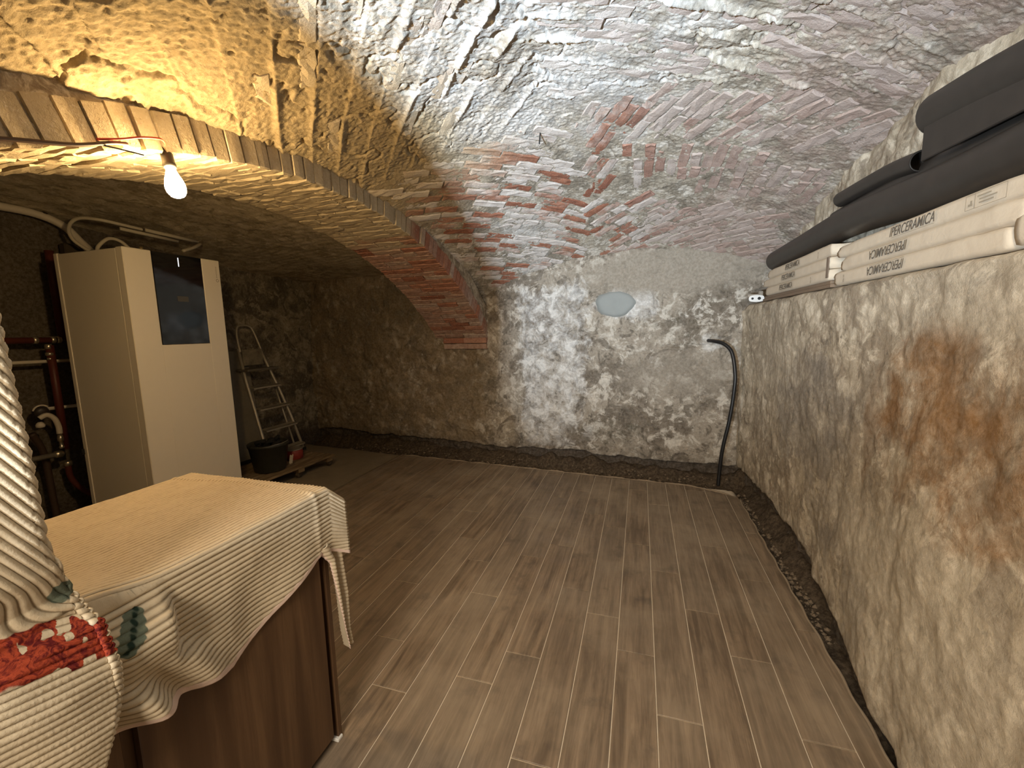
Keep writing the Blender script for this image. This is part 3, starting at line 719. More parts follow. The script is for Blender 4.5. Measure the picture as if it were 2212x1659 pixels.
# ------------------------------------------------------------------ pipework on the dark wall left of the boiler
def build_pipes():
    X = -3.90
    t = thing('heating_pipe', 'rust red pipe with branch and valve on the dark wall', 'pipe', (X, 1.8, 1.365))
    part('header', MB().tube([(X, 1.2, 1.372), (X, 1.925, 1.362)], .021, 12), M_redpipe, t, True)
    part('riser', MB().tube([(X, 1.925, 1.36), (X, 1.925, 1.86), (X, 1.925, 1.975)], .024, 12), M_redpipe, t, True)
    part('drop_pipe', MB().tube([(X+.03, 1.835, 1.33), (X+.03, 1.835, 1.0), (X+.03, 1.835, .60)], .022, 12), M_redpipe, t, True)
    for y in (1.78, 1.87, 1.90): part('fitting', MB().lathe([(.023, -.012), (.026, -.01), (.026, .01), (.023, .012)], (X, y, 1.366), (0, 1, 0), 10), M_chrome, t, True)
    v = MB().lathe([(.014, 0), (.018, .01), (.013, .02), (.013, .03), (.022, .034), (.022, .05), (.013, .055), (.013, .075), (.020, .08), (.020, .10), (.015, .11)], (X+.032, 1.828, 1.228), (0, 0, 1), 12)
    part('valve', v, M_chrome, t, True)
    for z, lab in ((1.218, 'upper thin white pipe crossing the dark wall left of boiler'), (.885, 'lower thin white pipe crossing the dark wall left of boiler')):
        o = link('water_pipe', MB().tube([(X-.01, 1.2 if z > 1 else 1.72, z+.012), (X-.01, 2.25, z-.006)], .012, 10).mesh('water_pipe', True), M_whitepipe); tag(o, lab, 'pipe')
    t = thing('drain_trap', 'white curved drain pipe below a dark pump', 'pipe', (X+.05, 1.75, .85))
    part('bend', MB().tube(spline([(X+.05, 1.715, .845), (X+.06, 1.75, .862), (X+.06, 1.785, .83), (X+.06, 1.80, .77), (X+.06, 1.80, .72)], 6), .016, 10), M_whitepipe, t, True)
    part('tail_fitting', MB().lathe([(.012, 0), (.016, .012), (.011, .02), (.011, .05), (.017, .055), (.017, .075), (.012, .10)], (X+.06, 1.80, .615), (0, 0, 1), 10), M_chrome, t, True)
    part('cup', MB().lathe([(.008, -.02), (.022, -.015), (.024, .0), (.018, .012), (.010, .02)], (X+.05, 1.715, .80), (0, 0, 1), 12), M_whitepipe, t, True)
    t = thing('circulation_pump', 'dark round pump with a pale rim on dark wall', 'pump', (X+.03, 1.735, .90))
    part('motor', MB().lathe([(.010, -.03), (.036, -.028), (.040, .01), (.034, .03), (.01, .034)], (X+.02, 1.74, .885), (1, -.2, 0), 16), flat('pump_casing', (.03, .022, .018), .45), t, True)
    part('rim', MB().tube([(X+.03, 1.742+.043*math.cos(a), .885+.043*math.sin(a)) for a in np.linspace(.7, 2.9, 12)], .006, 6), M_whitepipe, t, True)
    t = thing('supply_pipe', 'grey metal pipe with elbow low on the dark wall', 'pipe', (X+.04, 1.6, .575))
    part('pipe', MB().tube([(X+.04, 1.2, .585), (X+.04, 1.81, .575)], .018, 12), M_greypipe, t, True)
    part('elbow', MB().lathe([(.020, -.02), (.024, -.018), (.024, .018), (.020, .02)], (X+.04, 1.785, .577), (0, 1, 0), 12), M_chrome, t, True)
    t = thing('return_pipe', 'dark red pipe slanting down behind boiler near floor', 'pipe', (X, 1.85, .3))
    part('pipe', MB().tube(spline([(X, 1.845, .50), (X, 1.85, .38), (X+.02, 1.90, .27), (X+.05, 2.0, .15)], 6), .018, 10), M_redpipe, t, True)
    part('fitting', MB().lathe([(.018, 0), (.024, .006), (.024, .03), (.018, .036)], (X, 1.845, .47), (0, 0, 1), 10), M_chrome, t, True)
    o = link('waste_pipe', MB().tube(spline([(X-.01, 1.69, .74), (X-.02, 1.725, .66), (X-.025, 1.745, .55), (X-.025, 1.75, .3), (X-.02, 1.755, .05)], 5), .020, 10).mesh('waste_pipe', True), flat('brown_waste', (.05, .03, .02), .5)); tag(o, 'dark brown waste pipe dropping to floor beside the red pipe', 'pipe')
    o = link('wall_pillar', MB().box(-4.0, -3.93, 2.03, 2.14, -.05, 2.05, .01).mesh('wall_pillar'), flat('dark_timber', (.05, .037, .026), .85, wear=.3)); tag(o, 'dark upright timber against the wall beside boiler', 'post')
build_pipes()

# ------------------------------------------------------------------ pallet dolly, bucket, can, ladder, board
def build_corner():
    wood = Mat('old_pallet_wood', .85, .2); g = wood.noise(1, 6, .7, wood.map(wood.pos(), (30, 4, 30)))
    wood.color(wood.mix(wood.rng(g, .3, .7), (.13, .085, .045), (.30, .215, .125))); wood.bump(g, .3, .003)
    t = thing('wooden_dolly', 'low worn wooden dolly on wheels beside the boiler', 'dolly', (-3.35, 3.15, 0))
    ang = math.radians(-5)
    R = Matrix.Translation((-3.38, 3.13, 0)) @ Matrix.Rotation(ang, 4, 'Z')
    for i, dx in enumerate((-.235, -.08, .075, .23)): part('board', MB().box(dx-.06, dx+.06, -.44, .44, .088, .108, .003, R), wood.m, t)
    for dy in (-.36, 0.02, .37): part('bearer', MB().box(-.29, .29, dy-.035, dy+.035, .052, .088, .003, R), wood.m, t)
    rub = flat('wheel_rubber', (.10, .075, .05), .8, .2)
    for dx, dy in ((.245, .40), (.245, .02), (-.245, .40), (-.245, -.36), (.245, -.36)):
        c = R @ Vector((dx, dy, .036)); w_ = MB().lathe([(.012, -.018), (.034, -.016), (.037, -.008), (.037, .008), (.034, .016), (.012, .018)], c, (1, 0.08, 0), 18)
        part('wheel', w_, rub, t, True)
    # bucket
    bx, by, bz = -3.31, 2.98, .110
    t = thing('builders_bucket', 'black builder\'s bucket with a torn label on the dolly', 'bucket', (bx, by, bz))
    body = MB().lathe([(.125, .0), (.132, .01), (.165, .235), (.172, .238), (.174, .262), (.168, .264), (.160, .25), (.128, .02), (.02, .016)], (bx, by, bz), (0, 0, 1), 32)
    part('shell', body, flat('bucket_plastic', (.035, .034, .026), .42, .4, wear=.35), t, True)
    hd = MB().tube(spline([(bx, by-.168, bz+.245), (bx+.09, by-.14, bz+.255), (bx+.15, by, bz+.262), (bx+.09, by+.14, bz+.255), (bx, by+.168, bz+.245)], 6), .0035, 6)
    part('handle', hd, M_steel, t, True)
    V = []; na, nz_ = 8, 5
    for i in range(na):
        for j in range(nz_):
            a = math.radians(18+24*i/(na-1)); z = .035+.085*j/(nz_-1); r = .133+.033*z/.235+.0025
            V.append((bx+r*math.cos(a-.55+.0), by+r*math.sin(a+.32), bz+z+.006*math.sin(i*1.7)))
    st = MB().add(V, [tuple(q) for q in grid_faces(na, nz_)]); part('sticker', st, flat('label_paper', (.50, .44, .33), .7, wear=.45, scale=40), t, True)
    rg = random.Random(4); rag = MB()
    for k in range(9):
        a = rg.uniform(0, 6.28); r = rg.uniform(.02, .11); x, y = bx+r*math.cos(a), by+r*math.sin(a)
        rag.tube(spline([(x, y, bz+.18), (x+.02, y+.01, bz+.26), (x+rg.uniform(-.06, .06), y+rg.uniform(-.06, .06), bz+rg.uniform(.255, .295)), (x-.04, y+.03, bz+.20)], 4), .016, 6)
    part('rags', rag, flat('black_rag', (.014, .013, .012), .9), t, True)
    # red tin behind the bucket
    o = thing('paint_can', 'red can with a grey lid behind the bucket under ladder', 'can', (-3.37, 3.33, .110))
    part('can_body', MB().lathe([(.078, 0), (.082, .004), (.082, .09), (.078, .094)], (-3.37, 3.33, .110), (0, 0, 1), 24), flat('red_label', (.26, .035, .025), .5, wear=.3), o, True)
    part('lid', MB().lathe([(.084, .094), (.085, .100), (.080, .104), (.070, .102)], (-3.37, 3.33, .110), (0, 0, 1), 24), M_greypipe, o, True)
    # step ladder folded against the side wall, seen from the front
    t = thing('step_ladder', 'folded aluminium step ladder leaning in the corner behind boiler', 'ladder', (-3.55, 3.4, .1))
    lx = lambda z: -3.50-.32*(z-.05)
    def rail(y0, y1, za, zb): return MB().tube([(lx(za), y0, za), (lx(zb), y1, zb)], .016, 8)
    pts_r = [(lx(z), y, z) for y, z in ((3.615, .112), (3.60, .48), (3.565, .81), (3.53, 1.02), (3.50, 1.24))]
    pts_l = [(lx(z), y, z) for y, z in ((3.165, .112), (3.18, .33), (3.20, .65), (3.215, .91), (3.25, 1.23))]
    part('rail', MB().tube(pts_r, .0155, 8), M_steel, t, True); part('rail', MB().tube(pts_l, .0155, 8), M_steel, t, True)
    hoop = spline([(lx(1.20)+.012, 3.252, 1.20), (lx(1.36)+.012, 3.275, 1.36), (lx(1.45)+.012, 3.315, 1.452), (lx(1.47)+.012, 3.39, 1.472), (lx(1.45)+.012, 3.465, 1.452), (lx(1.36)+.012, 3.49, 1.36), (lx(1.20)+.012, 3.502, 1.20)], 7)
    part('handrail', MB().tube(hoop, .0115, 8), M_steel, t, True)
    for z, a, b in ((.20, 3.185, 3.605), (.42, 3.20, 3.595), (.63, 3.215, 3.58), (.845, 3.225, 3.555)):
        s = MB().box(-.045, .045, a, b, -.004, .004, .002, Matrix.Translation((lx(z)+.018, 0, z))); s.box(.038, .045, a, b, -.020, .004, .002, Matrix.Translation((lx(z)+.018, 0, z)))
        part('step', s, M_steel, t)
    part('platform', MB().box(-.07, .09, 3.20, 3.575, -.014, .010, .004, Matrix.Translation((lx(1.02), 0, 1.02))), flat('grey_platform', (.13, .115, .09), .6), t)
    part('tool_tray', MB().box(-.008, .012, 3.265, 3.495, 1.06, 1.225, .004, Matrix.Translation((lx(1.14)+.0, 0, 0))), flat('paint_spattered_tray', (.20, .17, .12), .8, wear=.9, scale=14), t)
    for y in (3.23, 3.56): part('rear_leg', MB().tube([(lx(.13)-.045, y, .112), (lx(1.0)-.035, y, 1.0)], .011, 6), M_steel, t, True)
    for y in (3.165, 3.615): part('rubber_foot', MB().box(-.02, .02, y-.02, y+.02, .108, .14, .004, Matrix.Translation((lx(.12), 0, 0))), M_black, t)
    # grey sheet leaning on the wall behind the ladder
    R = Matrix.Translation((-3.80, 3.07, .0)) @ Matrix.Rotation(math.radians(-6), 4, 'Y')
    o = link('leaning_board', MB().box(-.012, .012, -.06, .30, .11, 1.22, .002, R).mesh('leaning_board'), flat('grey_board', (.20, .175, .13), .8, wear=.2)); tag(o, 'grey board leaning on the wall behind the ladder', 'board')
build_corner()

# ------------------------------------------------------------------ black cable on the back wall
o = link('corrugated_cable', MB().tube(spline([(.565, 4.00, 1.236), (.60, 3.93, 1.232), (.66, 3.875, 1.215), (.712, 3.84, 1.165), (.735, 3.82, 1.09), (.748, 3.80, .97), (.748, 3.79, .88), (.733, 3.785, .70), (.712, 3.782, .54), (.690, 3.782, .42), (.672, 3.785, .29), (.662, 3.79, .14), (.655, 3.785, .012)], 14), .0150, 10).mesh('corrugated_cable', True), M_black)
tag(o, 'black cable hanging from a hole in end wall to floor', 'cable')

# ------------------------------------------------------------------ things on the ledge
M_paper = Mat('kraft_wrap', .8, .25)
_f = M_paper.noise(14, 6, .65); M_paper.color(M_paper.mix(_f, (.56, .47, .36), (.70, .61, .48))); M_paper.bump(M_paper.noise(26, 5, .6, dist=.5), .22, .010); M_paper = M_paper.m
M_print = flat('grey_print_ink', (.13, .115, .095), .7, .2, wear=.4, scale=120)
M_print2 = flat('faint_print_ink', (.33, .28, .21), .7, .2, wear=.3, scale=120)
def text_mesh(body, size, condense=.72, shear=.18):
    c = bpy.data.curves.new('lettering', 'FONT'); c.body = body; c.size = size; c.shear = shear; c.align_x = 'LEFT'; c.offset = size*.006; c.extrude = .0001
    o = bpy.data.objects.new('lettering', c); COL.objects.link(o)
    dg = bpy.context.evaluated_depsgraph_get(); me = bpy.data.meshes.new_from_object(o.evaluated_get(dg)); me.name = 'lettering'
    bpy.data.objects.remove(o); bpy.data.curves.remove(c)
    me.transform(Matrix.Diagonal((condense, 1, 1, 1))); return me
LETTER = text_mesh('IPERCERAMICA', .046, .80, .28); LETTER.materials.append(M_print)
SMALL = text_mesh('20x120', .014, .8, 0); SMALL.materials.append(M_print2)
lw = max(v.co.x for v in LETTER.vertices); lh = .032
def pack(label, y0, y1, z0, z1, seed, flip, ty, stamp=None, frame=False, x0=.872, x1=1.005, end=0, group='wrapped tile packs on the ledge', text=True, bulge=.004, tail=0.):
    cz = (z0+z1)/2; t = thing('tile_pack', label, 'box', ((x0+x1)/2, (y0+y1)/2, z0), group)
    ny, rg = 46, np.random.default_rng(seed); V = []
    hx, hz = (x1-x0)/2, (z1-z0)/2; cx = (x0+x1)/2; ring = []
    for (sx, sz) in ((-1, -1), (-1, -.5), (-1, 0), (-1, .5), (-1, 1), (-.3, 1), (.4, 1), (1, 1), (1, 0), (1, -1), (.4, -1), (-.3, -1)): ring.append((sx, sz))
    n = len(ring)
    for i in range(ny):
        u = i/(ny-1); y = y0+(y1-y0)*u
        e = min(1, min(u, 1-u)*(y1-y0)/.03); k = .82+.18*math.sqrt(e)
        if tail and u > 1-tail: k *= .75+.25*(1-u)/tail
        bl = 1-sstep(0, .25, u)+sstep(.82, 1, u)
        for j, (sx, sz) in enumerate(ring):
            nn = float(fbm(y*9+seed*3, sz*1.3+sx*2.1, 1, 3, seed))
            c8 = .94 if abs(sx) == 1 and abs(sz) == 1 else 1
            V.append((cx+sx*hx*c8*(.97+.03*k)+(-nn*bulge*(.4+bl) if sx < 0 else 0), y+float(rg.normal(0, .0008)), cz+sz*hz*k*c8+(nn*.0035*(.3+bl) if abs(sz) == 1 else 0)))
    F = [(i*n+j, i*n+(j+1) % n, (i+1)*n+(j+1) % n, (i+1)*n+j) for i in range(ny-1) for j in range(n)]+[tuple(range(n))[::-1], tuple((ny-1)*n+j for j in range(n))]
    part('wrapper', MB().add(V, F), M_paper, t, True)
    xf = x0-bulge-.0022
    # the printed face looks towards -X; +Y is left as seen from the room
    if text:
        if not flip: M = Matrix(((0, 0, -1, xf), (-1, 0, 0, ty+lw/2), (0, 1, 0, cz-lh/2+.001), (0, 0, 0, 1)))
        else: M = Matrix(((0, 0, -1, xf), (1, 0, 0, ty-lw/2), (0, -1, 0, cz+lh/2-.001), (0, 0, 0, 1)))
        o = bpy.data.objects.new('lettering', LETTER); COL.objects.link(o); o.parent = t; o.matrix_parent_inverse = t.matrix_basis.inverted(); o.matrix_basis = M
        ln = MB().box(xf-.0002, xf+.0004, ty-lw*.5, ty+lw*.45, cz+(.5*lh+.003 if flip else -.5*lh-.0045), cz+(.5*lh+.0042 if flip else -.5*lh-.0033)); part('printed_line', ln, M_print2, t)
    if stamp is not None:
        M = Matrix(((0, 0, -1, xf), (0, 1, 0, stamp), (1, 0, 0, cz-.022), (0, 0, 0, 1)))
        o = bpy.data.objects.new('printed_size', SMALL); COL.objects.link(o); o.parent = t; o.matrix_parent_inverse = t.matrix_basis.inverted(); o.matrix_basis = M
    if frame:
        fy, wdt, hh = frame, .14, .019; m = MB()
        for a in (-1, 1): m.box(xf-.0002, xf+.0004, fy-wdt/2, fy+wdt/2, cz+a*hh-.0006, cz+a*hh+.0006); m.box(xf-.0002, xf+.0004, fy+a*wdt/2-.0006, fy+a*wdt/2+.0006, cz-hh, cz+hh)
        m.box(xf-.0002, xf+.0004, fy+.035, fy+.037, cz-hh, cz+hh)
        for k, (a, b) in enumerate(((-.02, .028), (-.04, .02), (-.03, .02))): m.box(xf-.0002, xf+.0004, fy+a, fy+b, cz+.008-.009*k, cz+.0115-.009*k)
        m.box(xf-.0002, xf+.0004, fy+.044, fy+.060, cz-.010, cz-.004); m.box(xf-.0002, xf+.0004, fy+.046, fy+.052, cz-.004, cz+.004)
        part('printed_table', m, M_print2, t)
    return t
def build_ledge():
    pw = Mat('brown_plank', .7, .3); g = pw.noise(1, 6, .7, pw.map(pw.pos(), (40, 3, 40))); pw.color(pw.mix(g, (.15, .105, .07), (.27, .20, .14)))
    for i, (z, dx, y0, lab) in enumerate(((1.543, 0., 2.405, 'lower of two brown planks under the far tile packs'), (1.561, .012, 2.44, 'upper of two brown planks under the far tile packs'))):
        o = link('loose_plank', MB().box(.866+dx, 1.006, y0, 3.575, z-.0085, z+.0085, .002).mesh('loose_plank'), pw.m); tag(o, lab, 'plank')
    z = 1.5715; h = .0580
    pack('far stack, bottom tile pack lying on the brown planks', 2.45, 3.54, z, z+h, 1, False, 3.08, stamp=2.66, group='tile packs of the far stack')
    pack('far stack, middle tile pack with crumpled wrapper end', 2.45, 3.60, z+h, z+2*h, 2, False, 3.04, group='tile packs of the far stack', bulge=.006, tail=.12)
    pack('far stack, top tile pack beneath the black roll', 2.43, 3.50, z+2*h, z+3*h, 3, False, 2.98, stamp=2.58, group='tile packs of the far stack')
    z = 1.5375; h = .0605
    pack('near stack, bottom tile pack with upside down lettering on the ledge', 1.392, 2.385, z, z+h, 4, True, 1.945, stamp=2.27, group='tile packs of the near stack')
    pack('near stack, middle tile pack with a grey taped end', 1.352, 2.33, z+h, z+2*h, 5, True, 1.93, group='tile packs of the near stack', bulge=.007)
    pack('near stack, top tile pack with upright lettering and a printed table', 1.25, 2.365, z+2*h, z+3*h-.004, 6, False, 1.80, frame=1.475, group='tile packs of the near stack', bulge=.006)
    pack('plain tile pack at the right edge, lower beside near stack', .55, 1.378, z, z+.088, 7, False, 1.0, group='tile packs of the nearest stack', text=False)
    # strap at the near end of the far stack, tape on the middle pack
    o = link('cardboard_strip', MB().box(.868, .872, 2.452, 2.478, 1.585, 1.685, .001).mesh('cardboard_strip'), flat('brown_cardboard', (.20, .15, .11), .8)); tag(o, 'brown cardboard strip upright at the near end of far stack', 'cardboard')
    # white perforated bracket at the far end of the ledge
    t = thing('perforated_bracket', 'white metal bracket with two holes at the far ledge end', 'bracket', (.85, 3.70, 1.545))
    m = MB(); N = 24; wv, hv = .055, .026; cx, cz, y0 = .845, 1.563, 3.665
    outer = []
    for i in range(N):
        a = 2*math.pi*i/N; sx = math.copysign(min(1, abs(math.cos(a))*1.6), math.cos(a)); outer.append((cx+(wv-hv)*sx+hv*math.cos(a)*.9, cz+hv*math.sin(a)))
    V = [(x, y0, z) for x, z in outer]+[(x, y0+.012, z) for x, z in outer]
    m.add(V, [tuple(range(N))]+[(i, N+i, N+(i+1) % N, (i+1) % N) for i in range(N)]+[tuple(N+i for i in range(N))[::-1]])
    part('plate', m, flat('white_powder_coat', (.80, .80, .78), .4, wear=.02), t)
    for dx, r in ((-.028, .0085), (.018, .0115)): part('hole', MB().lathe([(r, 0), (r, .002)], (cx+dx, y0-.0025, cz), (0, 1, 0), 14), M_black, t)
    part('clip', MB().box(.865, .895, 3.69, 3.72, 1.54, 1.62, .003), M_greypipe, t)
    part('back_lug', MB().box(.79, .88, 3.70, 3.71, 1.575, 1.60, .003), M_greypipe, t)
    # rolls of dark membrane
    rm = Mat('dark_membrane', .42, .4); rm.color(rm.mix(rm.noise(18, 5, .6), (.022, .019, .017), (.045, .038, .032))); rm = rm.m
    def roll(label, pts, r, hollow=True, rag=0.):
        P = spline(pts, 8); n = 28; a = MB().tube(P, [r*(1+rag*math.sin(i*1.3)) for i in range(len(P))], n, caps=False)
        d = (P[1]-P[0]).normalized(); t = thing('membrane_roll', label, 'roll', P[0], 'rolls of dark membrane on the ledge')
        for c, dd in ((P[0], -d), (P[-1], (P[-1]-P[-2]).normalized())):
            a.lathe([(r*.999, -.001), (r*.86, .0), (r*.82, -.05), (.001, -.055)], c, dd, n)
        part('roll', a, rm, t, True); return t
    roll('long front dark roll lying across the tops of the tile packs', [(.940, 3.56, 1.822), (.938, 3.0, 1.828), (.935, 2.4, 1.835), (.935, 1.8, 1.800), (.935, 1.35, 1.792), (.935, .55, 1.79)], .0705)
    roll('short dark roll with open near end on top of the longer rolls', [(.972, 2.64, 1.990), (.965, 2.2, 1.968), (.955, 1.955, 1.936)], .037)
    roll('fat dark roll partly hidden behind the dark sheet', [(.958, 1.88, 2.062), (.958, 1.65, 2.035), (.958, 1.3, 1.985), (.958, .7, 1.94)], .070)
    roll('added thin dark roll filling the gap between the long front roll and wall', [(.985, 2.72, 1.918), (.985, 2.0, 1.908), (.985, 1.3, 1.882), (.985, .6, 1.872)], .034)  # unseen roll added so the gap behind the rolls reads dark
    sh = MB(); sh.box(.905, .917, 1.05, 1.862, 1.905, 2.045, .003, Matrix.Translation((0, 0, 0)) @ Matrix.Shear('XY', 4, (0, 0)))
    o = link('membrane_sheet', sh.mesh('membrane_sheet'), rm)
    for v in o.data.vertices: v.co.z += (v.co.y-1.862)*(.085 if v.co.z > 2 else .055)
    tag(o, 'flat dark sheet standing on edge before the fat roll', 'sheet')
build_ledge()

# ------------------------------------------------------------------ sideboard
def build_sideboard():
    wm = Mat('walnut_veneer', .45, .4); v = wm.map(wm.pos(), (9, 9, .55)); g = wm.noise(1.6, 7, .6, v, .5); g2 = wm.noise(9, 5, .7, v)
    c = wm.mix(wm.rng(g, .32, .68), (.070, .034, .015), (.150, .082, .038)); wm.color(wm.mix(wm.rng(g2, .4, .7, 0, .4), c, (.07, .032, .014))); wm.bump(g2, .05, .001); wm = wm.m
    X = -.955
    t = thing('sideboard', 'brown wood sideboard beneath the ribbed cream bedspread', 'sideboard', (-1.22, .4, 0))
    part('carcass', MB().box(-1.50, X-.024, -.18, 1.028, .02, .85, .002), wm, t)
    part('top_board', MB().box(-1.51, X+.004, -.19, 1.040, .85, .874, .002), wm, t)
    part('end_panel', MB().box(-1.50, X, 1.022, 1.040, .0, .85, .0015), wm, t)
    part('door', MB().box(X-.020, X, .492, 1.003, .03, .845, .002), wm, t)
    part('door', MB().box(X-.020, X, -.04, .464, .03, .845, .002), wm, t)
    part('foot', MB().box(X-.03, X+.006, 1.012, 1.036, 0.0, .012, .002), flat('white_foot', (.75, .72, .66), .5), t)
    return t
build_sideboard()

# ------------------------------------------------------------------ ribbed bedspread
def build_bedspread():
    PR = .0135
    # A: over the sideboard top and its front
    yA = np.linspace(.10, 1.112, 150)
    zh = np.interp(yA, [.1, .40, .47, .52, .60, .68, .76, .89, .99, 1.06, 1.112], [.62, .62, .63, .62, .59, .57, .594, .650, .684, .666, .645])
    L0, L1 = .07, .575; ns = 560; SV = np.linspace(0, 1, ns)
    P = np.zeros((len(yA), ns, 3)); N = np.zeros_like(P); ph = np.zeros((len(yA), ns)); red = np.zeros_like(ph); green = np.zeros_like(ph); hem = np.zeros_like(ph)
    xf, xb, zt, rc = -.938, -1.53, .882, .016
    for i, y in enumerate(yA):
        tot = L0+L1+(zt-zh[i]); s = SV*(.99999*tot); x = np.empty(ns); z = np.empty(ns); nx = np.zeros(ns); nzv = np.zeros(ns)
        a = s < L0; x[a] = xb; z[a] = zt-(L0-s[a]); nx[a] = -1
        b = (s >= L0) & (s < L0+L1); u = s[b]-L0; x[b] = xb+u*(xf-xb)/L1; z[b] = zt; nzv[b] = 1
        c = s >= L0+L1; x[c] = xf; z[c] = zt-(s[c]-L0-L1); nx[c] = 1
        # round the front edge
        q = np.abs(s-L0-L1) < rc; tt = (s[q]-L0-L1+rc)/(2*rc)*math.pi/2
        x[q] = xf-rc+rc*np.sin(tt); z[q] = zt-rc+rc*np.cos(tt); nx[q] = np.sin(tt); nzv[q] = np.cos(tt)
        P[i, :, 0] = x; P[i, :, 1] = y; P[i, :, 2] = z; N[i, :, 0] = nx; N[i, :, 2] = nzv
        ph[i] = (s-L0-L1)/PR
        hem[i] = (s > tot-.012).astype(float)
    Y = P[..., 1].copy(); Z = P[..., 2].copy(); X = P[..., 0].copy(); front = (N[..., 0] > .5); skirt = sstep(.87, .80, Z)*front
    # soft unevenness
    P[..., 2] += (N[..., 2] > .5)*.0035*fbm(X, Y, 7, 3, 801); P[..., 0] += front*.006*fbm(Y, Z, 6, 3, 802)*skirt
    # hem seam across the top near the far end
    seam = np.exp(-((Y-1.0-.015*np.sin(X*9))/.006)**2); P[..., 2] += (N[..., 2] > .5)*seam*.004; P[..., 0] += front*seam*.003
    # bunched folds near the tall pile
    lob = np.exp(-((Z-.775)/.085)**2)*sstep(.40, .47, Y)*(1-sstep(.535+.03*(.80-Z), .575+.03*(.80-Z), Y))
    P[..., 0] += front*sstep(.884, .80, Z)*lob*.050; P[..., 2] += (N[..., 2] > .2)*.030*np.exp(-((Y-.42)/.09)**2-((X+.97)/.12)**2)
    rip = (1-sstep(.66, .74, Z))*np.exp(-((Y-.50)/.11)**2); P[..., 0] += front*rip*.030*(1+np.sin((Y+.6*(Z-.65))*2*math.pi/.115))
    P[..., 0] += front*.012*(1-sstep(.62, .8, Z))*np.sin(Y*23)*sstep(.55, .7, Y)
    # past the far end of the sideboard the cloth falls
    e = np.clip(Y-1.045, 0, None); tp = (X < xf-rc) & ~front
    P[..., 1] = Y-np.where(tp, .72, .10)*e; P[..., 2] = P[..., 2]-np.where(tp, .93, np.where(front, .10+.75*sstep(.60, .88, Z), .85))*e
    P[..., 0] += front*e*.15
    rib = np.where(N[..., 2] > .5, .0017, .0030)*np.cos(2*math.pi*ph); rib = np.where(rib > 0, rib, rib*.8)*(.85+.3*fbm(Y*3, ph*.2, 9, 2, 803))
    P += N*(rib*(1-hem)+hem*.001)[..., None]
    tuft = .0007*fbm(Y*6, ph, 30, 2, 804); P += N*tuft[..., None]
    red = (blob(Y, Z, .405, .842, .045, .04, .25*fbm(Y, Z, 40, 2, 805))*front)
    ca, sa = math.cos(math.radians(52)), math.sin(math.radians(52)); du, dv = (Y-.478)*ca+(Z-.818)*sa, -(Y-.478)*sa+(Z-.818)*ca
    green = front*(1-sstep(.75, 1.0, np.sqrt((du/.046)**2+(dv/.021)**2)+.15*fbm(Y, Z, 60, 2, 806)))
    vein = np.exp(-(dv/.0035)**2)*green
    V = [P.reshape(-1, 3)]; F = [grid_faces(len(yA), ns)]
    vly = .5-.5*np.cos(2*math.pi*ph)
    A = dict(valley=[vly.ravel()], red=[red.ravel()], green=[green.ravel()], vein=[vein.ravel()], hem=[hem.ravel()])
    # B: over the tall pile at the left, falling past the crease of embroidered roses to its own hem
    zB = np.linspace(1.66, .585, 520)
    ye = np.interp(zB, [.585, .62, .70, .75, .80, .88, .93, .97, 1.05, 1.2, 1.42, 1.66], [.390, .402, .420, .433, .434, .43, .416, .403, .383, .377, .371, .363])
    xe = np.interp(zB, [.585, .62, .70, .80, .88, .91, .95, 1.0, 1.1, 1.42, 1.66], [-.890, -.882, -.862, -.856, -.874, -.896, -.902, -.890, -.884, -.882, -.884])
    wl = np.interp(zB, [.585, .88, .93, 1.0, 1.1, 1.66], [.03, .05, .12, .30, .40, .50])
    nf, nw = 320, 70; tf = np.linspace(0, 1, nf)**.9
    P = np.zeros((len(zB), nf+nw, 3)); N = np.zeros_like(P); ph = np.zeros(P.shape[:2])
    for i, z in enumerate(zB):
        y = -.195+tf*(ye[i]-.012+.195); k = np.clip((y-.1)/.3, 0, 1)
        P[i, :nf] = np.stack((np.full(nf, xe[i])+.008*np.sin(y*21+z*9)*(z < .92), y, np.full(nf, z)), -1); N[i, :nf, 0] = 1
        wv = np.linspace(0, 1, nw); a = np.clip(wv/.12, 0, 1)*math.pi/2; r = .012
        P[i, nf:, 0] = xe[i]-r+r*np.cos(a)-np.clip(wv-.12, 0, 1)*wl[i]; P[i, nf:, 1] = ye[i]-r+r*np.sin(a); P[i, nf:, 2] = z; N[i, nf:, 0] = np.cos(a); N[i, nf:, 1] = np.sin(a)
    Y = P[..., 1].copy(); Z = P[..., 2].copy(); X = P[..., 0].copy()
    kb = sstep(.88, .99, Z)
    PQ = .0112; phB = (.86*(Y-.39)+.50*(Z-.93))/PQ; phC = (.22*(Y-.39)+.975*(Z-.93))/PQ
    dist = np.where(np.arange(nf+nw)[None, :] >= nf, -(X-xe[:, None]), 0.)
    ph = phB*kb+phC*(1-kb)+dist*.5/PR
    P[..., 0] += .010*fbm(Y, Z, 5, 3, 811)*(N[..., 0] > .5)
    rib = .0021*np.cos(2*math.pi*ph); P += N*(rib*(.85+.3*fbm(Y*3, ph*.2, 9, 2, 812)))[..., None]
    P += N*(.0007*fbm(Y*3, ph, 20, 2, 813))[..., None]
    nz = fbm(Y, Z, 26, 3, 814)
    cz = .893-.30*(Y-.33)
    red = (1-sstep(.028, .042, np.abs(Z-cz)+.012*nz))*sstep(.02, .12, Y)*(np.arange(nf+nw)[None, :] < nf+8)
    red *= 1-sstep(.16, .24, fbm(Y, Z, 30, 3, 815))
    green = blob(Y, Z, .395, .955, .018, .018, .2*nz)*.9
    hem = (Z < .594).astype(float)
    o0 = sum(len(v) for v in V); V.append(P.reshape(-1, 3)); F.append(grid_faces(len(zB), nf+nw, True)+o0)
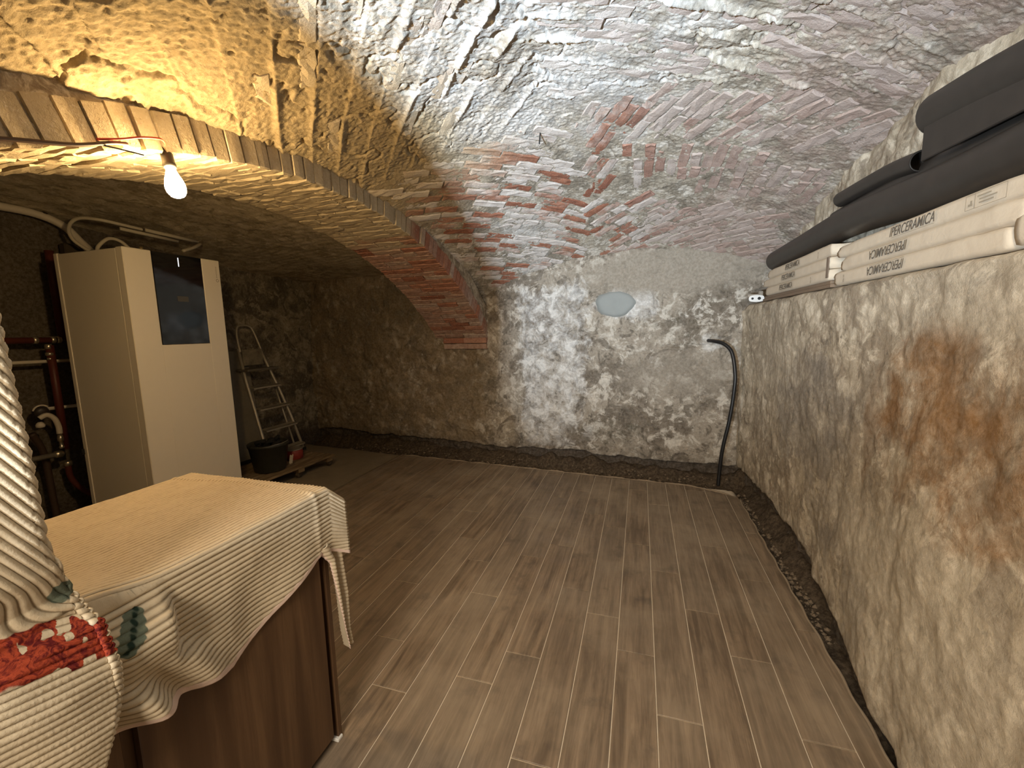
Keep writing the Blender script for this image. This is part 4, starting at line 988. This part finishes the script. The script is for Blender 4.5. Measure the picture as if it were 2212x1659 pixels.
    for k_, a in (('valley', .5-.5*np.cos(2*math.pi*ph)), ('red', red), ('green', green), ('vein', red*0), ('hem', hem)): A[k_].append(a.ravel())
    # C: corner of the cloth hanging as a narrow tail at the far end
    nt, nu = 190, 34; tz = np.linspace(0, 1, nt); P = np.zeros((nt, nu, 3)); N = np.zeros_like(P)
    for i, t_ in enumerate(tz):
        y0 = np.interp(t_, [0, .15, .45, .8, 1], [.985, 1.030, 1.046, 1.064, 1.078]); y1 = np.interp(t_, [0, .1, .3, .55, .85, 1], [1.110, 1.086, 1.092, 1.106, 1.102, 1.112])
        u = np.linspace(0, 1, nu); z = .70-t_*.40+.04*u*(1-t_)
        P[i, :, 0] = -.945+.016*np.sin(u*math.pi*2.6+t_*1.6)-.012*u; P[i, :, 1] = y0+(y1-y0)*u; P[i, :, 2] = z; N[i, :, 0] = .9; N[i, :, 1] = -.3
    rib = .0018*np.cos(2*math.pi*(P[..., 2]+.25*P[..., 1])/PR); P += N*rib[..., None]
    o0 = sum(len(v) for v in V); V.append(P.reshape(-1, 3)); F.append(grid_faces(nt, nu, True)+o0); z0 = np.zeros(nt*nu)
    hem = np.zeros((nt, nu)); hem[:, :2] = 1; hem[:, -2:] = 1
    for k_, a in (('valley', z0+.3), ('red', z0), ('green', z0), ('vein', z0), ('hem', hem.ravel())): A[k_].append(a)
    me = from_arrays('bedspread', np.concatenate(V), np.concatenate(F), attrs={k_: np.concatenate(a) for k_, a in A.items()})
    m = Mat('cream_chenille', .95, .1); n = m.noise(60, 4, .6); n2 = m.noise(320, 3, .7)
    c = m.mix(n, (.50, .405, .275), (.61, .505, .355)); c = m.mix(m.rng(m.attr('valley'), .40, .95, 0., .85), c, (.22, .165, .10)); c = m.mix(m.attr('hem'), c, (.64, .48, .39))  # grooves coloured darker for the thin backing and the shade between ribs
    rd = m.mix(m.rng(m.noise(48, 5, .65, dist=2.0), .38, .60), (.10, .012, .012), (.36, .060, .026))
    c = m.mix(m.rng(m.attr('red'), .35, .6), c, rd)
    gr = m.mix(m.rng(m.attr('vein'), .2, .6), m.mix(n2, (.085, .105, .075), (.17, .19, .14)), (.02, .035, .025)); c = m.mix(m.rng(m.attr('green'), .35, .6), c, gr)
    m.color(c); m.bump(n2, .35, .002)
    o = link('bedspread', me, m.m); sol = o.modifiers.new('thick', 'SOLIDIFY'); sol.thickness = .003; sol.offset = -1
    tag(o, 'cream ribbed bedspread with embroidered red roses draped over the sideboard', 'bedspread')
build_bedspread()
# nail sticking out of the vault
o = link('nail', MB().tube([(-.545, 2.41, 2.44), (-.548, 2.395, 2.375)], .0035, 6).mesh('nail'), M_black); tag(o, 'thin dark nail sticking out of the brick vault', 'nail')
